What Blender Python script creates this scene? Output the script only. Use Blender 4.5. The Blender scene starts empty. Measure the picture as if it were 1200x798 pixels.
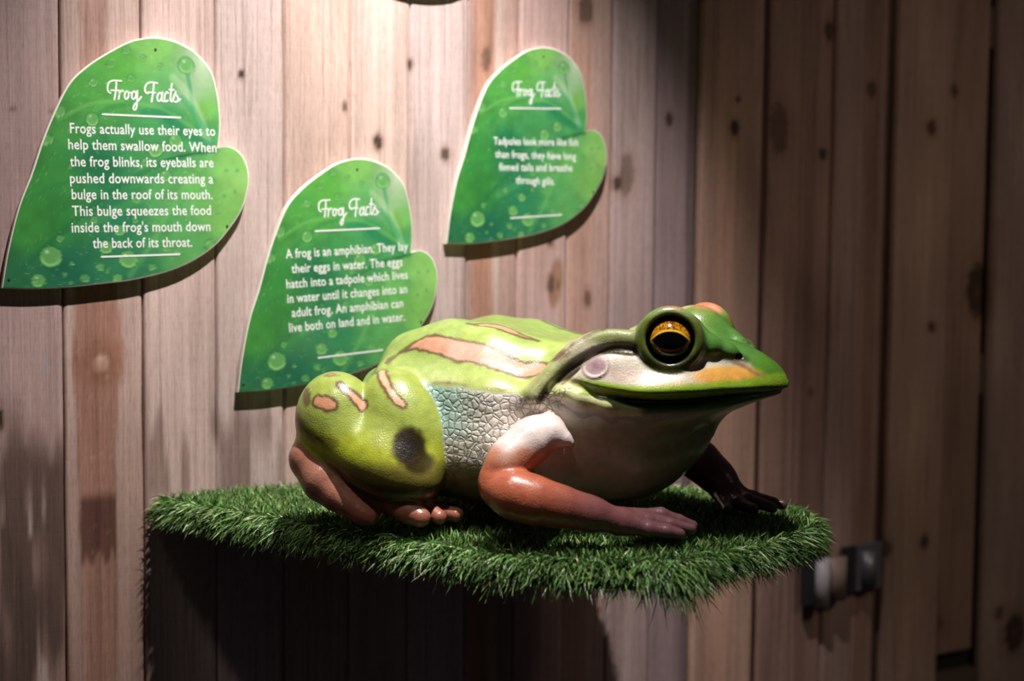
import bpy, math, random
import numpy as np
from mathutils import Matrix, Vector

PI = math.pi
rng = np.random.default_rng(7)
random.seed(7)
SC = bpy.context.scene
COL = SC.collection

# ------------------------------------------------------------------ camera
YAW, PITCH, ROLL = math.radians(29.5), math.radians(3.4), math.radians(0.55)
CAM_POS = Vector((-.424, -1.781, .315))
fw = Vector((math.sin(YAW)*math.cos(PITCH), math.cos(YAW)*math.cos(PITCH), -math.sin(PITCH)))
rt = Vector((math.cos(YAW), -math.sin(YAW), 0))
up = rt.cross(fw)
r2 = math.cos(ROLL)*rt + math.sin(ROLL)*up
u2 = r2.cross(fw)
cam_data = bpy.data.cameras.new('camera')
cam = bpy.data.objects.new('camera', cam_data)
COL.objects.link(cam)
cam.matrix_world = Matrix(((r2.x, u2.x, -fw.x, CAM_POS.x), (r2.y, u2.y, -fw.y, CAM_POS.y),
                           (r2.z, u2.z, -fw.z, CAM_POS.z), (0, 0, 0, 1)))
cam_data.sensor_width = 36.0
cam_data.lens = 45.0
cam_data.clip_start = 0.05
cam_data.dof.use_dof = True
cam_data.dof.focus_distance = 1.58
cam_data.dof.aperture_fstop = 2.4
SC.camera = cam

# ------------------------------------------------------------------ light, world, exposure
SC.view_settings.view_transform = 'Standard'
SC.view_settings.look = 'None'
SC.view_settings.exposure = 0.0
SC.view_settings.gamma = 1.0
SC.view_settings.use_curve_mapping = False

world = bpy.data.worlds.new('dim_room')
SC.world = world
world.use_nodes = True
world.node_tree.nodes['Background'].inputs[0].default_value = (.85, .75, .9, 1)
world.node_tree.nodes['Background'].inputs[1].default_value = 0.021

def spot(name, pos, target, power, angle, blend, radius, color):
    d = bpy.data.lights.new(name, 'SPOT')
    d.energy = power
    d.spot_size = math.radians(angle)
    d.spot_blend = blend
    d.shadow_soft_size = radius
    d.color = color
    o = bpy.data.objects.new(name, d)
    COL.objects.link(o)
    o.location = pos
    o.rotation_euler = (Vector(target)-Vector(pos)).to_track_quat('-Z', 'Y').to_euler()
    return o

spot('ceiling_spotlight', (.24, -.78, 1.70), (.31, -.15, .30), 222, 57, .9, .016, (1.0, .935, .915))
spot('frog_fill_spotlight', (-.78, -1.15, 2.3), (.22, -.32, .06), 55, 17, .9, .05, (1.0, .90, .82))  # unseen spot added to lift the shade under the frog's thigh and foot
spot('room_fill_light', (1.6, -2.6, 1.7), (1.72, 0, .12), 54.0, 46, 1.0, .25, (1.0, .81, .63))

# ------------------------------------------------------------------ helpers
def s2l(c):
    c = np.asarray(c, dtype=np.float64)/255.0
    return np.where(c <= .04045, c/12.92, ((c+.055)/1.055)**2.4)

def new_mesh(name, verts, faces, smooth=False):
    me = bpy.data.meshes.new(name)
    verts = np.asarray(verts, dtype=np.float32)
    if isinstance(faces, np.ndarray):
        n, k = faces.shape
        me.vertices.add(len(verts)); me.vertices.foreach_set('co', verts.ravel())
        me.loops.add(n*k); me.loops.foreach_set('vertex_index', faces.astype(np.int32).ravel())
        me.polygons.add(n)
        me.polygons.foreach_set('loop_start', np.arange(0, n*k, k, dtype=np.int32))
        me.update(calc_edges=True)
    else:
        me.from_pydata([tuple(v) for v in verts.tolist()], [], faces)
        me.update()
    if smooth:
        me.polygons.foreach_set('use_smooth', np.ones(len(me.polygons), dtype=bool))
    return me

def link(name, me, mat, parent=None):
    o = bpy.data.objects.new(name, me)
    COL.objects.link(o)
    if mat is not None:
        me.materials.clear(); me.materials.append(mat)
    if parent is not None:
        o.parent = parent
    return o

def empty(name, loc, label, cat, group=None):
    o = bpy.data.objects.new(name, None)
    COL.objects.link(o)
    o.empty_display_size = .05
    o.location = loc
    o['label'] = label; o['category'] = cat
    if group: o['group'] = group
    return o

def set_col(me, name, rgb):
    a = me.attributes.new(name, 'FLOAT_COLOR', 'POINT')
    c = np.ones((len(me.vertices), 4), dtype=np.float32)
    c[:, :3] = rgb
    a.data.foreach_set('color', c.ravel())

def set_f(me, name, v):
    a = me.attributes.new(name, 'FLOAT', 'POINT')
    a.data.foreach_set('value', np.asarray(v, dtype=np.float32))

class Mat:
    """small wrapper round a Principled material"""
    def __init__(self, name, **kw):
        self.m = bpy.data.materials.new(name)
        self.m.use_nodes = True
        self.t = self.m.node_tree
        self.b = self.t.nodes['Principled BSDF']
        for k, v in kw.items():
            self.b.inputs[k].default_value = v
    def n(self, typ, **kw):
        nd = self.t.nodes.new(typ)
        for k, v in kw.items():
            setattr(nd, k, v)
        return nd
    def l(self, a, b):
        self.t.links.new(a, b)
    def math(self, op, a, b=None):
        nd = self.n('ShaderNodeMath', operation=op)
        for i, v in enumerate((a, b)):
            if v is None: continue
            if isinstance(v, (int, float)): nd.inputs[i].default_value = v
            else: self.l(v, nd.inputs[i])
        return nd.outputs[0]
    def mix(self, fac, a, b, blend='MIX'):
        nd = self.n('ShaderNodeMix', data_type='RGBA', blend_type=blend)
        for sock, v in ((nd.inputs[0], fac), (nd.inputs[6], a), (nd.inputs[7], b)):
            if isinstance(v, (int, float)): sock.default_value = v
            elif isinstance(v, (tuple, list)): sock.default_value = (*v[:3], 1)
            else: self.l(v, sock)
        return nd.outputs[2]
    def attr(self, name):
        return self.n('ShaderNodeAttribute', attribute_name=name)
    def ramp(self, src, stops):
        r = self.n('ShaderNodeValToRGB')
        el = r.color_ramp.elements
        el[0].position, el[0].color = stops[0][0], (*stops[0][1], 1)
        el[1].position, el[1].color = stops[-1][0], (*stops[-1][1], 1)
        for p, c in stops[1:-1]:
            e = el.new(p); e.color = (*c, 1)
        self.l(src, r.inputs[0])
        return r.outputs[0]

def smooth01(x):
    x = np.clip(x, 0, 1)
    return x*x*(3-2*x)

def vnoise(p, freq, seed=0):
    """cheap value noise, p (N,2|3) -> (N,) 0..1"""
    r = np.random.default_rng(seed)
    n = 64
    dim = p.shape[1]
    tab = r.random((n,)*dim)
    q = p*freq
    i = np.floor(q).astype(int)
    f = q-i
    f = f*f*(3-2*f)
    out = 0
    for c in range(2**dim):
        w = 1; idx = []
        for d in range(dim):
            b = (c >> d) & 1
            w = w*(f[:, d] if b else 1-f[:, d])
            idx.append((i[:, d]+b) % n)
        out = out+w*tab[tuple(idx)]
    return out

def seg_dist(P, pts):
    """distance of points to a polyline, and arc parameter 0..1"""
    pts = np.asarray(pts, float)
    best = np.full(len(P), 1e9); par = np.zeros(len(P))
    n = len(pts)-1
    for i in range(n):
        a, b = pts[i], pts[i+1]
        ab = b-a
        t = np.clip(((P-a)@ab)/max(ab@ab, 1e-12), 0, 1)
        d = np.linalg.norm(P-(a+t[:, None]*ab), axis=1)
        m = d < best
        best[m] = d[m]; par[m] = (i+t[m])/n
    return best, par

def catmull(pts, sub=6):
    pts = [np.asarray(p, float) for p in pts]
    if len(pts) < 3: return np.array(pts)
    P = [2*pts[0]-pts[1]]+pts+[2*pts[-1]-pts[-2]]
    out = []
    for i in range(1, len(P)-2):
        for k in range(sub):
            t = k/sub
            a, b, c, d = P[i-1], P[i], P[i+1], P[i+2]
            out.append(.5*((2*b)+(c-a)*t+(2*a-5*b+4*c-d)*t*t+(3*b-a-3*c+d)*t**3))
    out.append(P[-2])
    return np.array(out)

# ------------------------------------------------------------------ wall of rough boards
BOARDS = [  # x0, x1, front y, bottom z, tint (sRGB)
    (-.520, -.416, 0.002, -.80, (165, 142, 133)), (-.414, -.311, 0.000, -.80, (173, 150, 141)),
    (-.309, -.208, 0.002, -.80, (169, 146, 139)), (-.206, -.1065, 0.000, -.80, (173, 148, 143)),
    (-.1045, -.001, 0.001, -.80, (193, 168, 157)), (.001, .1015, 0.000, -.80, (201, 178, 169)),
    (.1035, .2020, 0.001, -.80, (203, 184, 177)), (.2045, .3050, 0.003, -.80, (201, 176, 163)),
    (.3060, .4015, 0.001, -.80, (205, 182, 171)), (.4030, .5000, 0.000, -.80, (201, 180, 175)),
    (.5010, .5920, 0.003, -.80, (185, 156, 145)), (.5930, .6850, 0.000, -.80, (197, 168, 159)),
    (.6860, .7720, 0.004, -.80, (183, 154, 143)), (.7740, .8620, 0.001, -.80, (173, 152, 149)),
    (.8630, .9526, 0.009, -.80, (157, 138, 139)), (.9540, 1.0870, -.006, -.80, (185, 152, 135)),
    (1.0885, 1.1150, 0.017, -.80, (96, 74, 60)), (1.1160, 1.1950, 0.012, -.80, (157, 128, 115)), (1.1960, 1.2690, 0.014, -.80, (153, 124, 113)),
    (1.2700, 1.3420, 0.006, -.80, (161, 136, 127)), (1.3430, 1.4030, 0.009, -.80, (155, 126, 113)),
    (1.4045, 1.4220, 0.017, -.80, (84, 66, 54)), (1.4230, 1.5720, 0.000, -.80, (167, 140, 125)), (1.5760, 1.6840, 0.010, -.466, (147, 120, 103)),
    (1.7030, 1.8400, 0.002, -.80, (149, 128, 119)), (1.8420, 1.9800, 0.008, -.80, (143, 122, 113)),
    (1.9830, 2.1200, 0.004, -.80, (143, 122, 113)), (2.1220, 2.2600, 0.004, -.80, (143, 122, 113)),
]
KNOTS = [(0.1403, 0.5797, 0.0043, 0.0054, 1), (0.3498, 0.4954, 0.0069, 0.0114, 0.9), (0.4626, 0.4846, 0.0073, 0.0118, 0.7), (0.5344, 0.6338, 0.0091, 0.0184, 0.4), (0.6534, 0.3499, 0.0048, 0.0055, 0.7), (0.7182, 0.7293, 0.0165, 0.0246, 0.5), (0.7816, 0.4513, 0.0086, 0.0113, 0.95), (0.802, 0.4663, 0.0173, 0.0369, 0.35), (0.8934, 0.5641, 0.0072, 0.013, 0.8), (1.023, 0.5575, 0.0095, 0.0133, 0.9), (1.0313, 0.607, 0.0057, 0.0052, 0.7), (1.14, 0.5645, 0.024, 0.0517, 0.45), (1.2477, 0.5243, 0.0105, 0.0109, 0.9), (1.2571, 0.7502, 0.0105, 0.0216, 0.7), (1.3614, 0.6494, 0.0131, 0.0174, 0.6), (1.5154, 0.5871, 0.014, 0.0164, 0.7), (1.5806, 0.6658, 0.0143, 0.0149, 0.7), (1.6688, 0.2724, 0.0324, 0.0584, 0.85), (1.5312, 0.2005, 0.0118, 0.0101, 0.7), (0.7288, 0.2597, 0.0084, 0.0155, 0.5), (-0.1858, 0.1076, 0.0052, 0.0146, 0.95), (1.5272, -0.2264, 0.0119, 0.0137, 0.7), (1.8053, -0.448, 0.0346, 0.044, 0.8), (1.7558, -0.398, 0.0157, 0.0163, 0.5), (0.6543, 0.2836, 0.0065, 0.0166, 0.5), (0.4026, 0.6161, 0.0043, 0.0077, 0.7), (-0.1649, 0.5112, 0.0042, 0.0055, 0.3), (1.4271, -0.2299, 0.0138, 0.0202, 0.5), (-0.1173, 0.5111, 0.0032, 0.0045, 0.3), (1.2345, 0.083, 0.0084, 0.0096, 0.4), (1.5872, -0.3975, 0.0123, 0.014, 0.3), (0.2978, 0.545, 0.004, 0.0087, 0.5)]

def build_wall():
    V, Fq, Ccol, Off, Back = [], [], [], [], []
    base = 0
    ztop = 1.02
    for bi, (x0, x1, yf, zb, tint) in enumerate(BOARDS):
        nx = max(4, int((x1-x0)/.0042)); nz = int((ztop-zb)/.0052)
        x0 += .0004; x1 -= .0004
        xs = np.linspace(x0, x1, nx+1); zs = np.linspace(zb, ztop, nz+1)
        X, Z = np.meshgrid(xs, zs)
        # slightly wavering sawn edges and worn arrises
        ex = np.minimum(X-x0, x1-X)
        wob = (vnoise(np.c_[np.full(X.size, bi*3.7), Z.ravel()*1.0], 9, 5).reshape(X.shape)-.5)*.0016
        wob = wob*smooth01(1-ex/.012)
        sgn = np.where(X-x0 < x1-X, 1, -1)
        Y = yf+.0014*smooth01(1-ex/.003)
        g = np.c_[(X+wob*sgn).ravel(), Y.ravel(), Z.ravel()]
        idx = np.arange(g.shape[0]).reshape(nz+1, nx+1)
        quads = np.c_[idx[:-1, :-1].ravel(), idx[:-1, 1:].ravel(), idx[1:, 1:].ravel(), idx[1:, :-1].ravel()]
        ring = np.r_[idx[0, :], idx[1:, -1], idx[-1, -2::-1], idx[-2:0:-1, 0]]
        side = g[ring].copy(); side[:, 1] = yf+.018
        si = np.arange(len(ring))+g.shape[0]
        r2_ = np.roll(ring, -1); s2_ = np.roll(si, -1)
        quads = np.r_[quads, np.c_[ring, si, s2_, r2_]]
        allv = np.r_[g, side]
        V.append(allv); Fq.append(quads+base); base += len(allv)
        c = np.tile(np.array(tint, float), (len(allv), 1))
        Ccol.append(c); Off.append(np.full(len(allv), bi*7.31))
    V = np.concatenate(V); Fq = np.concatenate(Fq); C = np.concatenate(Ccol); Off = np.concatenate(Off)
    x, z = V[:, 0], V[:, 2]
    p2 = np.c_[x, z]
    def lay(col, a):
        a = np.clip(a, 0, 1)[:, None]
        C[:] = C*(1-a)+np.array(col, float)*a
    # heartwood band down the second board, with its knot and wet patch
    zk = np.array([-.8, -.26, .02, .20, .26, .45, .66, 1.02])
    xl = np.interp(z, zk, [-.078, -.080, -.086, -.093, -.088, -.082, -.078, -.077])
    xr = np.interp(z, zk, [-.040, -.039, -.036, -.028, -.035, -.041, -.045, -.046])
    wv = (vnoise(p2*[1, .3], 60, 3)-.5)*.006
    band = smooth01((x-xl+wv)/.004+.5)*smooth01((xr-x+wv)/.004+.5)
    inb = (x > -.1045) & (x < -.001)
    lay((156, 108, 88), band*inb*(.75-.35*smooth01((z-.3)/.1)))
    ring = np.hypot((x+.056)/.030, (z-.176)/.035)
    lay((140, 92, 70), smooth01(1.5-ring)*.75*(.6+.4*vnoise(p2, 260, 9))*inb)
    lay((214, 180, 158), smooth01((.42-ring)/.2)*(.4+.6*vnoise(p2, 160, 10))*inb)
    lay((70, 36, 26), band*smooth01((z+.085+.03*vnoise(p2*[1, .1], 220, 4))/.02)*smooth01((.004-z)/.02)*.95*inb)
    sp = vnoise(p2, 300, 12)
    lay((214, 196, 180), smooth01((sp-.84)/.1)*.25*inb)
    # brown tone deepening down the left boards, with grey weathering streaks low on them
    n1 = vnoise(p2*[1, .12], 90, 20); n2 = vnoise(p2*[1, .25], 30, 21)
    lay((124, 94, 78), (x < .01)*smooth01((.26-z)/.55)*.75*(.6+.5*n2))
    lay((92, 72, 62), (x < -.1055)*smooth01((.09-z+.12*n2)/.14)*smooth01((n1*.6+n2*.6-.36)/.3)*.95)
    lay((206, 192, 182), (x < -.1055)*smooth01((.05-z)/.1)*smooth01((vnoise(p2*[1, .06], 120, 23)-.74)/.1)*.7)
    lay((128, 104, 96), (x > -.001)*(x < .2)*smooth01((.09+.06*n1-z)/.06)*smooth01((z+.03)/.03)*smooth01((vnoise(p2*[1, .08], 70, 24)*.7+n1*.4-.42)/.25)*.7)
    # reddish strips in the paler boards
    def strip(xa, xb, col, a, soft=.004):
        w = (vnoise(np.c_[x*.3, z*.6], 16, 30)-.5)*.006
        lay(col, smooth01((x+w-xa)/soft+.5)*smooth01((xb-x-w)/soft+.5)*a)
    strip(.512, .548, (186, 138, 114), .75)
    strip(.549, .566, (206, 188, 176), .6)
    strip(.690, .735, (176, 138, 120), .6)
    strip(.800, .830, (188, 166, 158), .5, .012)
    strip(.990, 1.030, (200, 158, 134), .5, .012)
    strip(1.205, 1.235, (120, 96, 82), .5, .010)
    strip(1.355, 1.385, (128, 100, 80), .5, .010)
    strip(1.47, 1.52, (184, 156, 134), .5, .016)
    strip(.934, .960, (96, 86, 90), .7*(x < .953), .006)
    # pale whitewash bloom near the top middle boards
    lay((216, 204, 200), (x > .4)*(x < .5)*.35*vnoise(p2*[1, .2], 26, 33))
    lay((176, 150, 150), (x > .60)*(x < .68)*.25*vnoise(p2*[1, .2], 26, 34))
    # blue chalk scuff
    lay((150, 170, 190), smooth01(1-np.hypot((x+.125-(z-.17)*.35*-1)/.004, (z-.175)/.022))*.6)
    # feather knots
    d = np.hypot((x-.664-.10*(z-.285))/.013, (z-.285)/.042)
    lay((150, 112, 84), smooth01((1.15-d)/.4)*.75)
    lay((96, 66, 46), smooth01((.45-np.hypot((x-.668)/.012, (z-.283)/.030))/.3)*.6)
    for kx, kz, ka, kb, kd in KNOTS:
        d = np.hypot((x-kx)/ka, (z-kz)/kb)
        d = d+(vnoise(p2, 120, 40)-.5)*.35
        lay((116, 84, 62), smooth01((1.9-d)/1.0)*.45*kd)
        lay((38, 24, 16), smooth01((1.05-d)/.35)*.9*kd)
        lay((120, 92, 74), smooth01((.35-d)/.2)*.5*kd)
    # broad slow variation along the grain
    C *= (.93+.14*vnoise(np.c_[x, z*.35], 14, 50))[:, None]
    me = new_mesh('wall_back', V, Fq)
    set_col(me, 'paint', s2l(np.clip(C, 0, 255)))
    set_f(me, 'board', Off)
    return me

def wood_material():
    M = Mat('weathered_board_wood', Roughness=.72)
    col = M.attr('paint'); off = M.attr('board')
    tc = M.n('ShaderNodeTexCoord')
    comb = M.n('ShaderNodeCombineXYZ')
    M.l(off.outputs['Fac'], comb.inputs[1]); M.l(off.outputs['Fac'], comb.inputs[2])
    add = M.n('ShaderNodeVectorMath', operation='ADD')
    M.l(tc.outputs['Object'], add.inputs[0]); M.l(comb.outputs[0], add.inputs[1])
    def noise(scale, vec, detail=4, rough=.6, dist=0):
        mp = M.n('ShaderNodeMapping'); mp.inputs['Scale'].default_value = vec
        M.l(add.outputs[0], mp.inputs[0])
        nz = M.n('ShaderNodeTexNoise'); nz.inputs['Scale'].default_value = scale
        nz.inputs['Detail'].default_value = detail; nz.inputs['Roughness'].default_value = rough
        nz.inputs['Distortion'].default_value = dist
        M.l(mp.outputs[0], nz.inputs['Vector'])
        return nz.outputs['Fac']
    grain = noise(1, (130, 40, 2.4), 6, .68, 1.2)
    fine = noise(1, (620, 200, 60), 4, .7)
    saw = noise(1, (9, 40, 260), 4, .65)
    blot = noise(1, (14, 10, 3.2), 4, .55)
    c = M.mix(1.0, col.outputs['Color'], M.ramp(grain, [(.25, (.56, .50, .46)), (.5, (.96, .94, .93)), (.75, (1.18, 1.17, 1.16))]), 'MULTIPLY')
    c = M.mix(1.0, c, M.ramp(fine, [(.3, (.74, .72, .70)), (.5, (1.0, 1.0, 1.0)), (.8, (1.10, 1.10, 1.10))]), 'MULTIPLY')
    c = M.mix(1.0, c, M.ramp(saw, [(.3, (.95, .945, .945)), (.7, (1.03, 1.03, 1.03))]), 'MULTIPLY')
    c = M.mix(1.0, c, M.ramp(blot, [(.3, (.83, .80, .79)), (.65, (1.06, 1.06, 1.07))]), 'MULTIPLY')
    M.l(c, M.b.inputs['Base Color'])
    h = M.math('ADD', M.math('MULTIPLY', grain, .6), M.math('ADD', M.math('MULTIPLY', fine, .35), M.math('MULTIPLY', saw, .25)))
    bp = M.n('ShaderNodeBump'); bp.inputs['Strength'].default_value = .35; bp.inputs['Distance'].default_value = .0012
    M.l(h, bp.inputs['Height']); M.l(bp.outputs[0], M.b.inputs['Normal'])
    return M.m

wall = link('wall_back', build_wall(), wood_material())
wall['kind'] = 'structure'
bm_v = [(-.6, .034, -.85), (2.35, .034, -.85), (2.35, .034, 1.06), (-.6, .034, 1.06),
        (-.6, .06, -.85), (2.35, .06, -.85), (2.35, .06, 1.06), (-.6, .06, 1.06)]
bm_f = [(0, 1, 2, 3), (5, 4, 7, 6), (4, 0, 3, 7), (1, 5, 6, 2), (3, 2, 6, 7), (4, 5, 1, 0)]
bk = link('trim_1', new_mesh('trim_1', bm_v, bm_f), Mat('dark_backing', **{'Base Color': (.012, .010, .009, 1), 'Roughness': .9}).m)
bk['kind'] = 'structure'
# battens that carry the boards
bt_v, bt_f = [], []
for zc in (-.55, .10, .80):
    k = len(bt_v)
    for (yy, zz) in ((.0185, zc-.04), (.0185, zc+.04), (.034, zc+.04), (.034, zc-.04)):
        bt_v += [(-.55, yy, zz), (2.3, yy, zz)]
    bt_f += [(k, k+1, k+3, k+2), (k+2, k+3, k+5, k+4), (k+4, k+5, k+7, k+6), (k+6, k+7, k+1, k), (k, k+2, k+4, k+6), (k+1, k+7, k+5, k+3)]
bt = link('trim_2', new_mesh('trim_2', bt_v, bt_f), Mat('batten_wood', **{'Base Color': (.10, .07, .05, 1), 'Roughness': .85}).m)
bt['kind'] = 'structure'
fl = link('floor', new_mesh('floor', [(-3, -4, -1.25), (4, -4, -1.25), (4, .06, -1.25), (-3, .06, -1.25), (-3, -4, -1.35), (4, -4, -1.35), (4, .06, -1.35), (-3, .06, -1.35)],
          [(0, 1, 2, 3), (7, 6, 5, 4), (0, 4, 5, 1), (1, 5, 6, 2), (2, 6, 7, 3), (3, 7, 4, 0)]), Mat('dark_floor', **{'Base Color': (.03, .028, .03, 1), 'Roughness': .8}).m)
fl['kind'] = 'structure'

# ------------------------------------------------------------------ leaf-shaped fact signs
LEAF = [(-0.1632, -0.1623), (-0.1553, -0.1148), (-0.1421, -0.0594), (-0.1258, -0.0147), (-0.1105, 0.0325), (-0.0929, 0.0757), (-0.0754, 0.1091), (-0.0534, 0.1321), (-0.028, 0.1511), (0.0001, 0.1683), (0.0171, 0.1744), (0.0342, 0.1777), (0.0527, 0.1772), (0.0713, 0.1726), (0.0924, 0.1617), (0.1126, 0.1401), (0.1209, 0.1138), (0.1256, 0.0788), (0.1249, 0.0492), (0.1218, 0.0302), (0.1303, 0.0347), (0.1425, 0.0348), (0.156, 0.026), (0.1646, 0.0096), (0.167, -0.0106), (0.1632, -0.0324), (0.1557, -0.053), (0.1396, -0.0774), (0.1176, -0.1029), (0.085, -0.1253), (0.0495, -0.1402), (0.0032, -0.1515), (-0.0363, -0.1567), (-0.0804, -0.1613), (-0.1234, -0.1637)]
LEAF_COL = [(0.0341, 0.1589, 118, 186, 84), (0.0983, 0.1413, 165, 198, 140), (0.098, 0.0829, 118, 190, 80), (-0.0114, 0.1322, 92, 176, 66), (-0.0613, 0.1058, 80, 165, 66), (-0.0888, 0.0593, 70, 150, 62), (-0.0009, 0.0421, 66, 150, 74), (0.0625, 0.0689, 52, 146, 78), (0.0978, 0.0536, 60, 150, 80), (0.0563, 0.0221, 72, 158, 82), (-0.0348, 0.0062, 36, 124, 70), (-0.1003, -0.008, 58, 142, 58), (-0.1276, -0.0756, 62, 146, 56), (-0.1009, -0.0638, 54, 138, 56), (-0.1495, -0.1535, 46, 118, 66), (-0.0802, -0.1421, 36, 112, 70), (-0.0132, -0.0728, 44, 132, 76), (-0.0024, -0.1417, 48, 126, 74), (0.0558, -0.0594, 84, 166, 84), (0.0851, -0.1058, 88, 164, 80), (0.1399, 0.0145, 130, 196, 92), (0.1583, -0.0146, 138, 198, 96), (0.1336, -0.0572, 120, 186, 84), (0.0915, -0.0231, 100, 178, 82), (-0.0285, 0.0857, 84, 168, 70), (0.0511, 0.1143, 96, 176, 88), (0.0827, 0.1051, 150, 190, 132)]
DROPS = [(-0.1026, -0.1209, 0.0148), (-0.1179, -0.1523, 0.0091), (-0.0023, -0.1232, 0.0125), (-0.0383, -0.1339, 0.0057), (-0.0584, -0.1488, 0.0057), (-0.0161, -0.1486, 0.0063), (0.0297, -0.1334, 0.0051), (0.0782, 0.1431, 0.0114), (-0.0023, 0.1567, 0.0057), (-0.0237, 0.1357, 0.0051), (-0.046, 0.1103, 0.0063), (-0.0898, 0.0692, 0.008), (-0.1051, 0.0328, 0.008), (0.0042, 0.1199, 0.0057), (0.0203, 0.1485, 0.0046), (0.0432, 0.139, 0.0046), (-0.0475, 0.0619, 0.0091), (0.0355, 0.0257, 0.0103), (0.0492, -0.0084, 0.008), (0.0098, -0.0423, 0.0051), (0.0513, -0.0432, 0.0057), (0.0771, -0.0377, 0.0051), (-0.0133, -0.0843, 0.0074), (-0.0466, -0.0713, 0.0051), (-0.0314, -0.1075, 0.0091), (0.1103, -0.1018, 0.008), (0.0509, -0.1074, 0.0057), (0.0673, -0.1096, 0.0057), (0.1143, -0.0128, 0.0046), (0.0642, -0.0381, 0.0046), (0.0073, -0.07, 0.0046), (0.0348, -0.0739, 0.0046), (0.0794, -0.0646, 0.0046), (0.0916, -0.0054, 0.0046), (-0.0294, -0.1395, 0.0034), (-0.0757, -0.1296, 0.0029), (-0.0845, -0.1432, 0.0029), (-0.0905, -0.0971, 0.0046), (0.0623, 0.0399, 0.0091), (0.0216, 0.0089, 0.0057), (0.13, -0.0335, 0.0029), (0.1459, -0.027, 0.0023), (0.1214, -0.0576, 0.0029), (0.1338, 0.0023, 0.0023), (0.1497, 0.003, 0.0023)]
HEADING = [[(-0.0238, 0.0982), (-0.0268, 0.1005), (-0.0275, 0.106), (-0.0255, 0.1121), (-0.0201, 0.115), (-0.0093, 0.1154)], [(-0.0159, 0.1147), (-0.0166, 0.1037), (-0.0188, 0.0899)], [(-0.0228, 0.102), (-0.0136, 0.1022)], [(-0.0139, 0.103), (-0.0122, 0.1006), (-0.0132, 0.0909)], [(-0.0125, 0.0969), (-0.0105, 0.1015), (-0.008, 0.1028), (-0.0068, 0.1013)], [(0.0, 0.0971), (-0.0005, 0.0949), (-0.0015, 0.093), (-0.0027, 0.0919), (-0.0039, 0.0918), (-0.0048, 0.0928), (-0.0053, 0.0945), (-0.0053, 0.0968), (-0.0047, 0.099), (-0.0038, 0.1009), (-0.0026, 0.102), (-0.0014, 0.1021), (-0.0005, 0.1012), (0.0, 0.0994), (0.0, 0.0971)], [(-0.0003, 0.1009), (0.0028, 0.1005)], [(0.0097, 0.0978), (0.0091, 0.0956), (0.0081, 0.0937), (0.0069, 0.0926), (0.0056, 0.0925), (0.0046, 0.0934), (0.0041, 0.0952), (0.0041, 0.0974), (0.0046, 0.0997), (0.0056, 0.1016), (0.0069, 0.1027), (0.0081, 0.1028), (0.0091, 0.1019), (0.0097, 0.1001), (0.0097, 0.0978)], [(0.0116, 0.104), (0.0112, 0.0917), (0.0103, 0.0822), (0.0083, 0.0781), (0.0061, 0.08), (0.0077, 0.0848), (0.0124, 0.0902), (0.0169, 0.0963)], [(0.0254, 0.101), (0.0224, 0.103), (0.0218, 0.1085), (0.0246, 0.1141), (0.0302, 0.1166), (0.0385, 0.1162)], [(0.0337, 0.116), (0.0327, 0.1043), (0.0305, 0.0902)], [(0.026, 0.1028), (0.0355, 0.1031)], [(0.0441, 0.098), (0.0435, 0.0954), (0.0424, 0.0934), (0.0411, 0.0922), (0.0399, 0.0921), (0.0389, 0.0931), (0.0383, 0.0951), (0.0384, 0.0976), (0.039, 0.1001), (0.04, 0.1021), (0.0413, 0.1033), (0.0426, 0.1034), (0.0436, 0.1024), (0.0441, 0.1004), (0.0441, 0.098)], [(0.0454, 0.1046), (0.0444, 0.0947), (0.0466, 0.092), (0.0485, 0.0943)], [(0.0531, 0.1035), (0.0515, 0.1052), (0.0491, 0.1023), (0.0479, 0.0965), (0.0495, 0.0922), (0.0527, 0.094)], [(0.0581, 0.117), (0.0569, 0.1061), (0.0561, 0.0955), (0.0576, 0.0927), (0.0601, 0.0955)], [(0.0544, 0.1087), (0.0611, 0.1086)], [(0.0594, 0.0954), (0.0637, 0.1069), (0.0632, 0.103), (0.0665, 0.0985), (0.0655, 0.0933), (0.0617, 0.0927)], [(0.0662, 0.0936), (0.0698, 0.0971)]]
RULES = [[(-0.0342, 0.0695), (0.0695, 0.0717)], [(-0.0371, -0.1201), (0.0673, -0.1154)]]
SCREWS = [(0.0364, 0.1613), (-0.1542, -0.1502), (0.1347, -0.0751)]
TEXT_A = [('Frogs actually use their eyes to', -0.0761, 0.0422, 0.1182, 0.0498), ('help them swallow food. When', -0.0785, 0.0211, 0.1199, 0.0272), ('the frog blinks, its eyeballs are', -0.0765, -0.0013, 0.1156, 0.0062), ('pushed downwards creating a', -0.0768, -0.0232, 0.1149, -0.0163), ('bulge in the roof of its mouth.', -0.0748, -0.0444, 0.1139, -0.0381), ('This bulge squeezes the food', -0.0744, -0.0664, 0.1117, -0.06), ("inside the frog's mouth down", -0.0753, -0.0882, 0.1108, -0.0824), ('the back of its throat.', -0.0484, -0.1085, 0.0851, -0.1046)]
TEXT_B = [('A frog is an amphibian. They lay', -0.0817, 0.0304, 0.1166, 0.0367), ('their eggs in water. The eggs', -0.0737, 0.0084, 0.1065, 0.0131), ('hatch into a tadpole which lives', -0.0826, -0.014, 0.1146, -0.0071), ('in water until it changes into an', -0.0821, -0.0355, 0.1128, -0.029), ('adult frog. An amphibian can', -0.076, -0.0567, 0.1053, -0.0509), ('live both on land and in water.', -0.0809, -0.0789, 0.1073, -0.072)]
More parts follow.
